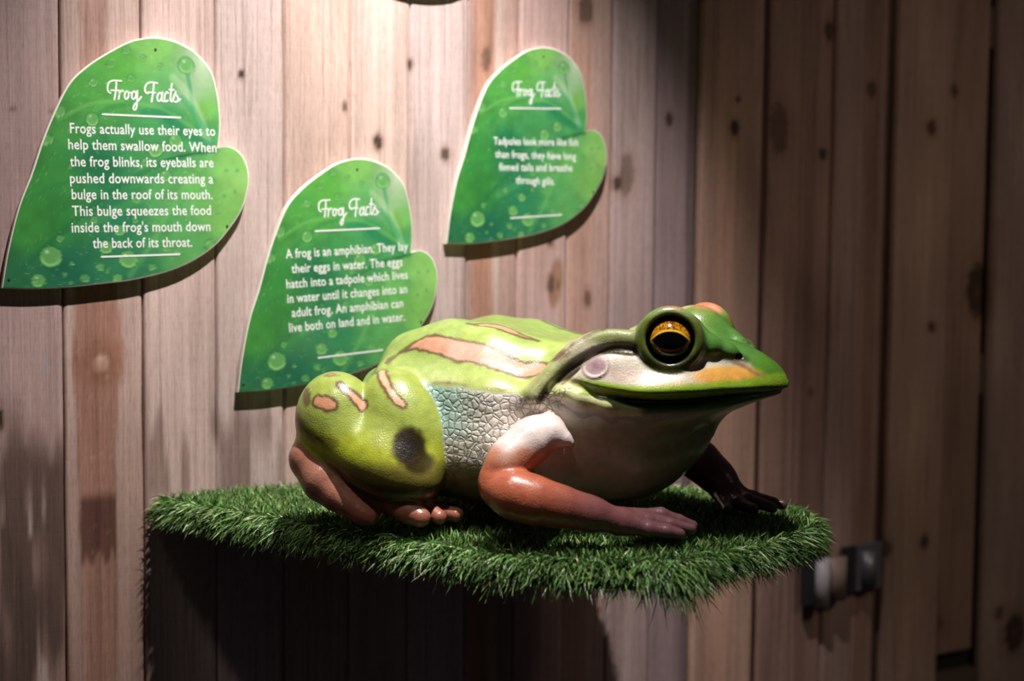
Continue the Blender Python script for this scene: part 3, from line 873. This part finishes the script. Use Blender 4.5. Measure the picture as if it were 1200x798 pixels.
import time as _t
_t0 = _t.time()
FV, FQ = surface_nets(frog_sdf, (-.28, -.245, -.012), (.33, .22, .285), .0022)
def chunked(fn, P, n=3000):
    # neighbours stay together because the vertices are stored in grid order
    return np.concatenate([fn(P[i:i+n]) for i in range(0, len(P), n)])
# settle the vertices on the true surface and take exact normals from the field
def grad(P, e=.0006):
    g = np.stack([chunked(frog_sdf, P+np.eye(3)[i]*e)-chunked(frog_sdf, P-np.eye(3)[i]*e) for i in range(3)], 1)/(2*e)
    return g
for _ in range(1):
    g = grad(FV); f = chunked(frog_sdf, FV)
    g2 = (g*g).sum(1)
    st = (f/np.maximum(g2, .25))[:, None]*g
    FV = FV-np.clip(st, -.0012, .0012)
FN = g/np.maximum(np.linalg.norm(g, axis=1), 1e-6)[:, None]
print('frog verts', len(FV), 'time', round(_t.time()-_t0, 1))

# ------------------------------------------------------------------ turf-covered shelf
SHELF = [(.028, -.004), (.038, -.055), (.092, -.165), (.148, -.285), (.202, -.395), (.256, -.500), (.310, -.568),
         (.370, -.614), (.424, -.640), (.468, -.640), (.590, -.618), (.672, -.586), (.724, -.545), (.750, -.485),
         (.752, -.42), (.738, -.36), (.690, -.2), (.668, -.004)]
def shelf_outline():
    return np.r_[catmull(SHELF, 6), [[.36, -.004]]]
SO = shelf_outline()
def point_in(P, poly):
    x, y = P[:, 0], P[:, 1]
    ins = np.zeros(len(P), bool)
    n = len(poly)
    for i in range(n):
        x1, y1 = poly[i]; x2, y2 = poly[(i+1) % n]
        c = ((y1 > y) != (y2 > y)) & (x < (x2-x1)*(y-y1)/((y2-y1) if y2 != y1 else 1e-9)+x1)
        ins ^= c
    return ins

shelf = empty('grass_shelf', (.36, -.004, -.05), 'wide rounded wall shelf covered in green artificial turf, carrying the frog', 'shelf')
ORG = np.array([.36, -.004, -.05])
def shelf_board():
    n = len(SO)
    c = SO.mean(0)
    v = []
    for s, z in ((.985, -.046), (1.0, -.044), (1.0, -.020), (.985, -.018)):
        q = c+(SO-c)*s
        q[:, 1] = np.minimum(q[:, 1], -.004)
        v += [(a-ORG[0], b-ORG[1], z-ORG[2]) for a, b in q]
    f = [tuple(range(n))[::1], tuple(range(4*n-1, 3*n-1, -1))]
    for r in range(3):
        for i in range(n):
            j = (i+1) % n
            f.append((r*n+i, (r+1)*n+i, (r+1)*n+j, r*n+j))
    return new_mesh('board', v, f)
link('board', shelf_board(), Mat('dark_painted_board', **{'Base Color': (.03, .025, .02, 1), 'Roughness': .8}).m, shelf)

def turf_mesh():
    # blade roots on the top
    lo, hi = SO.min(0), SO.max(0)
    area = (hi-lo).prod()
    N = int(area*110000)
    R = lo+rng.random((N, 2))*(hi-lo)
    R = R[point_in(R, SO)]
    # distance and outward direction to the free edge
    E = SO[:-1]
    mid = (E+np.roll(E, -1, axis=0))[:-1]/2
    EE = catmull(SHELF, 12)
    tang = np.gradient(EE, axis=0); tang /= np.linalg.norm(tang, axis=1)[:, None]
    outn = np.c_[tang[:, 1], -tang[:, 0]]
    c = SO.mean(0)
    outn *= np.sign(((EE-c)*outn).sum(1))[:, None]
    D = np.full(len(R), 9.0); K = np.zeros(len(R), int)
    for i in range(len(EE)):
        d = np.hypot(R[:, 0]-EE[i, 0], R[:, 1]-EE[i, 1])
        m = d < D
        D[m] = d[m]; K[m] = i
    topn = len(R)
    t_edge = smooth01(1-D/.016)
    rz = np.full(topn, -.0205)
    rootT = np.c_[R, rz]
    dirT = np.c_[outn[K]*(t_edge*1.1)[:, None], np.ones(topn)*(1-.55*t_edge)]
    lenT = .014+.009*rng.random(topn)+.004*t_edge
    droopT = .15+.75*t_edge
    # blade roots on the side band, leaning outwards and hanging
    seg = np.linalg.norm(np.diff(EE, axis=0), axis=1)
    cum = np.r_[0, np.cumsum(seg)]
    M = int(cum[-1]*11000)
    u = rng.random(M)*cum[-1]
    ex, ey = np.interp(u, cum, EE[:, 0]), np.interp(u, cum, EE[:, 1])
    nx, ny = np.interp(u, cum, outn[:, 0]), np.interp(u, cum, outn[:, 1])
    zz = -.012-.024*rng.random(M)
    rootS = np.c_[ex-nx*.002, ey-ny*.002, zz]
    dirS = np.c_[nx*1.0, ny*1.0, .35-.55*rng.random(M)]
    lenS = .016+.013*rng.random(M)
    # the turf corner hangs lower at the front tip
    tipw = np.exp(-((ex-.435)**2+(ey+.645)**2)/.05**2)
    lenS += .020*tipw*rng.random(M)
    droopS = .8+.5*rng.random(M)+.6*tipw
    root = np.r_[rootT, rootS]; dr = np.r_[dirT, dirS]; ln = np.r_[lenT, lenS]; dp = np.r_[droopT, droopS]
    n = len(root)
    clump = np.c_[vnoise(root[:, :2], 70, 61)-.5, vnoise(root[:, :2], 70, 62)-.5]
    dr[:, :2] += clump*.7
    dr += rng.normal(0, .46, (n, 3))
    dr /= np.linalg.norm(dr, axis=1)[:, None]
    az = rng.random(n)*2*PI
    bend = np.c_[np.cos(az), np.sin(az), np.zeros(n)]*(.5*rng.random(n))[:, None]
    bend[:, 2] -= dp*.40
    side = np.cross(dr, rng.normal(0, 1, (n, 3))); side /= np.linalg.norm(side, axis=1)[:, None]
    w = .00065+.00040*rng.random(n)
    def blades(s):
        lv = []
        for t, wf in ((0, 1.0), (.4, .95), (.75, .7)):
            cpt = root[s]+dr[s]*(ln[s]*t)[:, None]+bend[s]*(ln[s]*t*t)[:, None]
            lv += [cpt-side[s]*(w[s]*wf)[:, None], cpt+side[s]*(w[s]*wf)[:, None]]
        lv.append(root[s]+dr[s]*ln[s][:, None]+bend[s]*ln[s][:, None])
        return np.stack(lv, 1)             # n,7,3
    # blades under the sculpture are pressed short, so nothing pokes through its skin
    cs, sn = math.cos(FROG_ROT), math.sin(FROG_ROT)
    def clear(s):
        q = blades(s).reshape(-1, 3)-np.array(FROG_LOC)
        q = np.c_[q[:, 0]*cs+q[:, 1]*sn, -q[:, 0]*sn+q[:, 1]*cs, q[:, 2]]
        o = np.full(len(q), 1.0)
        box_ = (q[:, 0] > -.28) & (q[:, 0] < .33) & (np.abs(q[:, 1]) < .25) & (q[:, 2] > -.03)
        o[box_] = chunked(frog_sdf, q[box_], 20000) if box_.any() else o[box_]
        return o.reshape(-1, 7).min(1) > .0022
    todo = np.arange(n)
    keep = np.ones(n, bool)
    for k in (.6, .6, .6):
        bad = todo[~clear(todo)]
        if not len(bad): break
        ln[bad] *= k
        todo = bad
    keep[todo[~clear(todo)]] = False
    root, dr, bend, side, ln, w = root[keep], dr[keep], bend[keep], side[keep], ln[keep], w[keep]
    n = len(root)
    V = blades(np.arange(n))
    V[:, :, 1] = np.minimum(V[:, :, 1], -.0015)
    V = V.reshape(-1, 3)-ORG
    b = (np.arange(n)*7)[:, None]
    q = np.concatenate([b+[0, 1, 3, 2], b+[2, 3, 5, 4]])
    tr = b+[4, 5, 6]
    me = bpy.data.meshes.new('turf')
    loops = np.r_[q.ravel(), tr.ravel()].astype(np.int32)
    me.vertices.add(len(V)); me.vertices.foreach_set('co', V.astype(np.float32).ravel())
    me.loops.add(len(loops)); me.loops.foreach_set('vertex_index', loops)
    me.polygons.add(len(q)+len(tr))
    st = np.r_[np.arange(len(q))*4, len(q)*4+np.arange(len(tr))*3].astype(np.int32)
    me.polygons.foreach_set('loop_start', st)
    me.update(calc_edges=True)
    # blade colours: several greens of yarn, some straw
    r = rng.random(n)
    base = np.zeros((n, 3))
    pal = np.array([(80, 116, 54), (96, 134, 66), (116, 150, 82), (62, 100, 52), (142, 166, 108), (160, 156, 104)], float)
    pick = np.searchsorted(np.cumsum([.28, .28, .2, .12, .08, .04]), r*.999)
    base = pal[pick]*(.78+.54*rng.random((n, 1)))
    set_col(me, 'paint', np.repeat(s2l(np.clip(base, 0, 255)), 7, axis=0))
    return me
Mt = Mat('turf_yarn', Roughness=.42)
Mt.l(Mt.attr('paint').outputs['Color'], Mt.b.inputs['Base Color'])
turf = link('turf', turf_mesh(), Mt.m, shelf)
turf['kind'] = 'stuff'
def turf_backing():
    n = len(SO); c = SO.mean(0)
    v = []
    q0 = SO.copy()
    for off, z in ((1.004, -.045), (1.006, -.018), (1.0, -.015)):
        q = c+(q0-c)*off
        q[:, 1] = np.minimum(q[:, 1], -.0035)
        v += [(a-ORG[0], b-ORG[1], z-ORG[2]) for a, b in q]
    f = [tuple(range(3*n-1, 2*n-1, -1))]
    for r in range(2):
        for i in range(n):
            j = (i+1) % n
            f.append((r*n+i, (r+1)*n+i, (r+1)*n+j, r*n+j))
    return new_mesh('turf_backing', v, f)
link('turf_backing', turf_backing(), Mat('turf_backing_green', **{'Base Color': (.012, .03, .010, 1), 'Roughness': .9}).m, shelf)

# paint of the sculpture: pigment patches placed on the body by local coordinates
P = FV
Mx = P.copy(); Mx[:, 1] = -np.abs(Mx[:, 1])
x, y, z = P[:, 0], P[:, 1], P[:, 2]
near_side = y < 0
dl, dfoot = d_leg(Mx), d_foot(Mx)
dan, daf = d_arm_near(P), d_arm_far(P)
dh, dj, dt = d_head(P, Mx), jaw(P), d_torso(P, Mx)
n_lo, n_mid, n_hi = vnoise(P, 22, 71), vnoise(P, 60, 72), vnoise(P, 180, 73)
C = np.zeros((len(P), 3))
def lay(col, a):
    a = np.clip(a, 0, 1)[:, None]
    C[:] = C*(1-a)+np.array(col, float)*a
C[:] = (196, 190, 172)
# flank: cream, blue-green behind the arm, olive under the belly
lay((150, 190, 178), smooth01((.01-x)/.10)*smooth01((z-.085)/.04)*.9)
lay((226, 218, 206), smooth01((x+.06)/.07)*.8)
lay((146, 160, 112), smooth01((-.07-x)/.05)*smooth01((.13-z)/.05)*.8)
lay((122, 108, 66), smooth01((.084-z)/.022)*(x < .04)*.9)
# smooth green back above the flank edge
zd = np.interp(x, [-.26, -.18, -.10, -.03, .04, .06], [.13, .160, .1665, .164, .158, .170])+(n_mid-.5)*.006
back = smooth01((z-zd)/.006)*(x < .20)
lay((150, 172, 90), back)
lay((196, 204, 140), back*smooth01((zd+.034-z)/.03)*.75)
lay((166, 186, 92), back*smooth01((n_lo-.45)/.3)*.6)
def stripe(pts, w, core, edge, a=1.0, mir=False, ew=.0032, fade=False):
    Q = Mx if mir else P
    pts = np.array(pts, float)
    d, t = seg_dist(Q, catmull(pts, 5))
    ww = np.interp(t, np.linspace(0, 1, len(w)), w) if isinstance(w, (list, tuple)) else w
    d = d+(n_hi-.5)*.003+(n_mid-.5)*.004
    fa = smooth01((1-np.abs(t-.5)*2)/.3) if fade else 1.0
    lay(edge, smooth01((ww+ew-d)/ew)*a*fa*.85)
    lay(core, smooth01((ww-d)/.0025)*a*fa)
def spot_(c, r, col, a=1.0, soft=.35, mir=True, rot=None):
    q = (Mx if mir else P)-np.array(c)
    if rot is not None: q = q@rot
    d = np.linalg.norm(q/np.array(r), axis=1)+(n_hi-.5)*.18
    lay(col, smooth01((1+soft/2-d)/soft)*a)
# head
hd = smooth01((.016-(dh-np.minimum(dj, dt)))/.01)*(x > .06)
isH = (dh < np.minimum(dt, dj)+.002)*(x > .05)
mz = mouth_z(x)
isHs = smooth01((x-.05)/.03)*smooth01((z-mz+.002)/.004)
lay((200, 192, 172), isHs)
lay((212, 206, 120), isHs*smooth01((.125-x)/.04)*smooth01((.185-z)/.012)*.7)
# top of the head, brow and snout in greens
yl = np.interp(x, [.05, .13, .20, .24, .27, .30, .32], [.10, .083, .074, .056, .038, .030, .030])
zl = np.interp(x, [.05, .15, .21, .25, .275, .295, .315], [.222, .222, .213, .208, .199, .178, .165])
top = smooth01((z-zl)/.006)*smooth01((x-.08)/.04)
lay((112, 140, 62), top)
lay((84, 134, 58), top*smooth01((x-.19)/.04))
lay((128, 150, 84), top*smooth01((.15-x)/.04))
sn = smooth01((x-.268-(z-.185)*.25)/.014)*smooth01((z-mz+.002)/.004)
lay((88, 140, 44), sn)
# orange flare on the upper lip, then the lime lip
e = np.hypot((x-.254)/.036, (z-.188)/.0105)
lay((222, 158, 62), isHs*smooth01((1.2-e)/.5)*.9)
lay((226, 196, 110), isHs*smooth01((1-np.hypot((x-.20)/.05, (z-.176)/.007))/.5)*.6)
lip = smooth01((mz+.020-z+(n_mid-.5)*.003)/.006)*smooth01((z-mz+.006)/.003)*smooth01((x-.085)/.02)
lay((142, 178, 46), lip*.95)
# mouth line and lower jaw
lay((22, 30, 10), smooth01(1-abs(z-mz+.0030)/.0022)*smooth01((x-.088)/.012)*.9)
jw = smooth01((mz-.004-z)/.003)*(x > .085)
lay((84, 120, 40), jw*smooth01((z-mz+.020)/.010)*smooth01((x-.10)/.05))
thr = smooth01((mz-.012-z)/.02)*smooth01((x-.04)/.05)
lay((164, 152, 126), thr*smooth01((.145-z)/.03)*.9)
lay((140, 132, 92), thr*smooth01((x-.12)/.06)*.5)
# cheek fold, ear fold, groove, eardrum
dg, tg = seg_dist(Mx, catmull([q[:3] for q in FOLD], 4))
lay((150, 152, 104), smooth01((.016-dg)/.006)*.85)
dg2, _ = seg_dist(Mx, catmull([(.166, -.098, .214)]+[q[:3] for q in GROOVE], 4))
lay((44, 36, 16), smooth01((.0090-dg2)/.0035)*.97)
dc, _ = seg_dist(Mx, [(.062, -.135, .170), (.092, -.132, .1585), (.125, -.126, .151), (.162, -.114, .1455)])
lay((206, 212, 146), smooth01((.0105-dc)/.005)*.9)
q = Mx-EAR
rr = np.linalg.norm(q, axis=1)
lay((226, 214, 196), smooth01((.023-rr)/.004)*.6)
lay((128, 104, 108), smooth01((.0195-rr)/.003)*smooth01((rr-.0135)/.003)*.45)
lay((172, 142, 148), smooth01((.0145-rr)/.003)*.9)
lay((146, 116, 128), smooth01((.008-rr)/.005)*.6)
# lids
qe = Mx-EYE_C
we, ue, ve = qe@EYE_A, qe@EYE_F, qe@EYE_U
re_ = np.hypot(ue, ve)
lid = smooth01((.0425-re_)/.003)*smooth01((we+.004)/.006)
lay((92, 106, 44), lid)
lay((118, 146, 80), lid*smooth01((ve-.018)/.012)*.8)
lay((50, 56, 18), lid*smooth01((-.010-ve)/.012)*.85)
lay((8, 8, 4), smooth01((.0292-re_)/.002)*smooth01((we+.012)/.004))
# salmon caps behind the lids (the far one shows above the snout)
spot_((.190, -.070, .266), (.030, .024, .018), (206, 128, 92), .85, .5)
spot_((.165, -.058, .262), (.018, .016, .014), (196, 196, 150), .7, .5)
# nostril
q = Mx-np.array(NOSTRIL)
lay((8, 8, 4), smooth01((.0072-np.linalg.norm(q*[.75, 1, 1.3], axis=1))/.002))
dn, _ = seg_dist(Mx, [(.222, -.082, .214), (.244, -.064, .211), (.262, -.049, .2085)])
lay((64, 90, 40), smooth01((.007-dn)/.004)*.7)
SAL, BRN = (218, 158, 130), (88, 62, 46)
# long salmon band from the rump over the back to the brow
stripe([(-.168, -.118, .190), (-.155, -.112, .206), (-.133, -.114, .2156), (-.099, -.121, .217), (-.063, -.124, .210), (-.023, -.125, .203),
        (.0155, -.124, .191), (.040, -.117, .195), (.066, -.121, .206), (.080, -.112, .2176), (.097, -.104, .229), (.117, -.095, .238), (.14, -.09, .24)],
       [.001, .004, .008, .012, .014, .013, .011, .008, .006, .0045, .003, .0025, .002], SAL, BRN, .95, True, .0042)
lay((222, 196, 180), smooth01((.020-seg_dist(Mx, [(-.07, -.122, .21), (-.02, -.125, .203)])[0])/.014)*.55)  # highlight on the back, put into the paint as a pale pink patch
# thin brown lines at the lower edge of the green
stripe([(-.101, -.165, .168), (-.083, -.153, .171), (-.055, -.154, .171), (-.035, -.157, .169)], .0008, (140, 120, 84), (150, 140, 96), .8, True, .002, True)
stripe([(-.02, -.155, .168), (.008, -.1525, .1675), (.013, -.138, .1788), (.045, -.122, .192), (.066, -.126, .201)], .0008, (140, 120, 84), (150, 140, 96), .7, True, .002, True)
stripe([(-.150, -.154, .185), (-.166, -.118, .193), (-.165, -.112, .200)], .003, (104, 84, 60), (120, 110, 70), .8, True, .003)
# marks along the middle of the back
stripe([(-.070, -.086, .243), (-.045, -.088, .242), (-.012, -.084, .237), (.010, -.084, .230), (.028, -.086, .223)], [.002, .006, .008, .006, .001], SAL, BRN, .95, False, .004)
stripe([(-.03, .070, .240), (.0, .065, .232), (.03, .060, .226), (.06, .05, .224)], [.002, .004, .004, .001], (104, 168, 112), BRN, .9, False, .0035)
stripe([(.028, -.088, .222), (.050, -.088, .219), (.070, -.088, .224), (.095, -.09, .232)], .001, (150, 128, 84), (160, 150, 100), .8, False, .002)
# brow line and snout patch, lip line
stripe([(.10, -.098, .232), (.12, -.092, .238), (.145, -.085, .241)], .001, (124, 100, 70), (130, 124, 84), .8, True, .002)
stripe([(.252, .044, .224), (.268, .030, .223), (.284, .012, .215), (.295, .004, .207)], [.004, .007, .007, .003], (86, 92, 44), (60, 70, 34), .9, False, .003)
stripe([(.225, -.03, .236), (.25, -.02, .232), (.275, -.022, .220)], .0008, (86, 80, 44), (96, 104, 54), .8, True, .002)
stripe([(.2566, -.0545, .203), (.270, -.049, .197), (.283, -.0456, .189), (.294, -.037, .185)], .0008, (150, 110, 84), (170, 130, 90), .8, True, .0025)
lay((214, 170, 156), smooth01((.024-np.linalg.norm((Mx-np.array([.150, -.122, .187]))*[.7, 1, 1.6], axis=1))/.018)*.4)

# limbs
LA = smooth01((np.minimum(dt, dfoot)-dl)/.004+.5)
leg = smooth01((dt+.002-dl)/.005)*smooth01((.006-dl)/.004)
lay((152, 168, 76), leg)
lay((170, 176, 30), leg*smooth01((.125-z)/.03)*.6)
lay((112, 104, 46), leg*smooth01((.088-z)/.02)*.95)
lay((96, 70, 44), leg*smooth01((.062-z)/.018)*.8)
lay((140, 150, 30), leg*smooth01((n_mid-.5)/.2)*smooth01((.125-z)/.02)*smooth01((z-.085)/.02)*.5)
def lstripe(pts, w, core, edge, a=1.0, ew=.004):
    stripe(pts, w, core, edge, a, True, ew)
lstripe([(-.208, -.218, .149), (-.198, -.2177, .1463), (-.189, -.216, .1445)], [.007, .0085, .0075], (196, 140, 104), (70, 46, 42))
lstripe([(-.188, -.200, .166), (-.1776, -.200, .158), (-.169, -.197, .150), (-.161, -.194, .1417)], [.004, .0055, .006, .007], (214, 164, 128), (76, 50, 44))
lstripe([(-.2355, -.2044, .1588), (-.230, -.2116, .1525), (-.226, -.216, .1458)], [.003, .005, .003], (120, 96, 72), (92, 76, 60), .9, .005)
lstripe([(-.212, -.193, .1767), (-.207, -.190, .1777), (-.200, -.189, .1769)], [.002, .003, .002], (206, 146, 112), (110, 80, 64), .9)
lstripe([(-.152, -.165, .185), (-.141, -.1795, .1765), (-.132, -.186, .168), (-.119, -.191, .155), (-.108, -.191, .147)], [.006, .0055, .005, .005, .005], (224, 178, 142), (84, 58, 44))
spot_((-.094, -.203, .099), (.017, .03, .024), (36, 28, 8), 1, .5, True, rot_y(-14))
spot_((-.080, -.200, .080), (.012, .03, .012), (46, 36, 12), .8, .6)
spot_((-.094, -.203, .096), (.009, .014, .012), (20, 15, 5), .9, .6)
lstripe([(-.2462, -.2084, .1263), (-.215, -.2228, .108), (-.191, -.2214, .101), (-.1695, -.2162, .0995), (-.149, -.2155, .0864), (-.126, -.2136, .0724), (-.106, -.2055, .0613)],
        [.003, .0035, .0045, .0035, .004, .004, .003], (84, 66, 34), (108, 106, 38), .9, .007)

ft = smooth01((np.minimum(dl, dt)+.002-dfoot)/.005)*smooth01((.006-dfoot)/.004)
lay((160, 108, 88), ft)
lay((150, 82, 64), ft*smooth01((.03-z)/.015)*.7)
lay((166, 116, 98), ft*smooth01((n_lo-.4)/.3)*.35)
an = smooth01((dt+.002-dan)/.005)*smooth01((.006-dan)/.004)
ta = x
lay((178, 98, 70), an)
lay((222, 206, 200), an*smooth01((z-.088-(n_mid-.5)*.02)/.022))
lay((206, 150, 124), an*smooth01((z-.078)/.02)*smooth01((.112-z)/.02)*.6)
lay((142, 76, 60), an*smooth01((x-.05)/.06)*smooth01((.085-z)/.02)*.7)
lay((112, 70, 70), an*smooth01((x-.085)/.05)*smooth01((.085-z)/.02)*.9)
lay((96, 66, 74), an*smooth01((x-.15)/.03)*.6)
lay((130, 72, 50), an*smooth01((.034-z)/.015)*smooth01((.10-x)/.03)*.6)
af = smooth01((np.minimum(dt, dj)+.002-daf)/.005)*smooth01((.006-daf)/.004)
lay((120, 70, 56), af)
lay((222, 200, 192), af*smooth01((z-.085)/.02))
lay((84, 58, 60), af*smooth01((x-.17)/.04)*.8)
C *= (.96+.08*n_hi)[:, None]
# mask of the pebbled flank skin
ms = smooth01((zd+.003-z)/.006)*smooth01((z-.066)/.008)*smooth01((.022+(z-.08)*.75-x)/.010)*smooth01((x+.20)/.02)
ms = ms*smooth01((dl-.001)/.004)*smooth01((dan-.001)/.004)*smooth01((.120-x)/.01)


frog = empty('frog_sculpture', FROG_LOC, 'large glossy painted green frog sculpture crouching on the turf shelf', 'frog sculpture')
frog.rotation_euler = (0, 0, FROG_ROT)
me = new_mesh('frog_body', FV, FQ, True)
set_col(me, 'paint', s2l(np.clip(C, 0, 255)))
set_f(me, 'scales', ms)
try:
    me.normals_split_custom_set_from_vertices([tuple(v) for v in FN.tolist()])
except Exception as ex:
    print('normals', ex)

Mf = Mat('painted_resin', Roughness=.36)
col = Mf.attr('paint'); sc = Mf.attr('scales')
tc = Mf.n('ShaderNodeTexCoord')
wob = Mf.n('ShaderNodeTexNoise'); wob.inputs['Scale'].default_value = 60; wob.inputs['Detail'].default_value = 2
Mf.l(tc.outputs['Object'], wob.inputs['Vector'])
wa = Mf.n('ShaderNodeVectorMath', operation='SCALE'); wa.inputs['Scale'].default_value = .006
Mf.l(wob.outputs['Color'], wa.inputs[0])
wv = Mf.n('ShaderNodeVectorMath', operation='ADD')
Mf.l(tc.outputs['Object'], wv.inputs[0]); Mf.l(wa.outputs[0], wv.inputs[1])
vo = Mf.n('ShaderNodeTexVoronoi', feature='DISTANCE_TO_EDGE'); vo.inputs['Scale'].default_value = 122; vo.inputs['Randomness'].default_value = .72
Mf.l(wv.outputs[0], vo.inputs['Vector'])
crack = Mf.ramp(vo.outputs['Distance'], [(.0, (0, 0, 0)), (.03, (.4, .4, .4)), (.09, (1, 1, 1))])
dome = Mf.ramp(vo.outputs['Distance'], [(.0, (0, 0, 0)), (.10, (.6, .6, .6)), (.24, (.93, .93, .93)), (.5, (1, 1, 1))])
groove = Mf.math('MULTIPLY', Mf.math('SUBTRACT', 1.0, crack), sc.outputs['Fac'])
c2 = Mf.mix(Mf.math('MULTIPLY', groove, .55), col.outputs['Color'], (.055, .060, .030))
fine = Mf.n('ShaderNodeTexNoise'); fine.inputs['Scale'].default_value = 560; fine.inputs['Detail'].default_value = 3
Mf.l(tc.outputs['Object'], fine.inputs['Vector'])
mid = Mf.n('ShaderNodeTexNoise'); mid.inputs['Scale'].default_value = 70; mid.inputs['Detail'].default_value = 4
Mf.l(tc.outputs['Object'], mid.inputs['Vector'])
c3 = Mf.mix(1.0, c2, Mf.ramp(mid.outputs['Fac'], [(.3, (.90, .90, .89)), (.7, (1.08, 1.08, 1.07))]), 'MULTIPLY')
Mf.l(c3, Mf.b.inputs['Base Color'])
b1 = Mf.n('ShaderNodeBump'); b1.inputs['Distance'].default_value = .0013
Mf.l(dome, b1.inputs['Height']); Mf.l(Mf.math('MULTIPLY', sc.outputs['Fac'], .85), b1.inputs['Strength'])
b2 = Mf.n('ShaderNodeBump'); b2.inputs['Distance'].default_value = .0012; b2.inputs['Strength'].default_value = .42
Mf.l(Mf.math('ADD', fine.outputs['Fac'], Mf.math('MULTIPLY', mid.outputs['Fac'], 1.5)), b2.inputs['Height']); Mf.l(b1.outputs[0], b2.inputs['Normal'])
Mf.l(b2.outputs[0], Mf.b.inputs['Normal'])
b3 = Mf.n('ShaderNodeBump'); b3.inputs['Distance'].default_value = .0009; b3.inputs['Strength'].default_value = .22
Mf.l(fine.outputs['Fac'], b3.inputs['Height']); Mf.l(b1.outputs[0], b3.inputs['Normal'])
Mf.l(b3.outputs[0], Mf.b.inputs['Coat Normal'])
Mf.b.inputs['Specular IOR Level'].default_value = .25
Mf.b.inputs['Coat Weight'].default_value = .65
Mf.b.inputs['Coat Roughness'].default_value = .20
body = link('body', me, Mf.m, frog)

# eyes: gold iris over a lens-shaped black pupil, set in a black ball
def eye_mesh(side):
    nu, nv = 160, 96
    r = .0282
    v, f, c = [], [], []
    A, Fd, U = EYE_A.copy(), EYE_F.copy(), EYE_U.copy()
    if side > 0:
        for q in (A, Fd, U): q[1] *= -1
    th = np.linspace(0, PI*.72, nv)
    for a in th:
        for k in range(nu):
            b = 2*PI*k/nu
            v.append((math.cos(a), math.sin(a)*math.cos(b), math.sin(a)*math.sin(b)))
    v = np.array(v)
    w, u, t = v[:, 0], v[:, 1], v[:, 2]
    col = np.tile(np.array([6, 6, 4], float), (len(v), 1))
    def put(cc, a):
        a = np.clip(a, 0, 1)[:, None]
        col[:] = col*(1-a)+np.array(cc, float)*a
    V3 = np.c_[u, t, w]
    rr = np.hypot(u/.84, (t-.02)/.80)
    iris = smooth01((1-rr)/.05)*(w > 0)
    put((176, 112, 18), iris)
    put((200, 144, 30), iris*smooth01((.42-np.abs(t-.30))/.2)*smooth01((t-.1)/.2)*.6)
    sp = vnoise(V3+3, 26, 81)
    put((84, 34, 8), iris*smooth01((sp-.46)/.10)*smooth01((t-.34)/.06)*.9)
    put((70, 40, 8), iris*smooth01((-t-.30)/.12)*.85)
    put((12, 8, 4), iris*smooth01((-t-.52)/.08))
    hgt = .385*(1-np.clip(np.abs(u/.80), 0, 1)**2.2)
    dl_ = hgt-np.abs(t+.06)
    put((236, 190, 60), smooth01((dl_+.085)/.03)*iris*smooth01((t+.25)/.1))
    put((150, 96, 24), smooth01((dl_+.08)/.03)*iris*smooth01((-.12-t)/.1))
    put((3, 3, 3), smooth01(dl_/.02)*iris*(w > 0))
    cen = EYE_C.copy()
    if side > 0: cen[1] *= -1
    cen = cen+A*.0015
    pos = cen+r*(w[:, None]*A+u[:, None]*Fd+t[:, None]*U)
    i = np.arange(nu); j = (i+1) % nu
    q = np.concatenate([np.c_[k*nu+i, k*nu+j, (k+1)*nu+j, (k+1)*nu+i] for k in range(nv-1)])
    m = new_mesh('eye', pos, q, True)
    set_col(m, 'paint', s2l(col))
    return m
Me = Mat('glass_eye', Roughness=.12)
Me.l(Me.attr('paint').outputs['Color'], Me.b.inputs['Base Color'])
Me.b.inputs['Coat Weight'].default_value = .6
Me.b.inputs['Coat Roughness'].default_value = .05
for side in (-1, 1):
    e = link('eye', eye_mesh(side), Me.m, frog)
    e['label'] = 'golden eye with a lens-shaped black pupil'
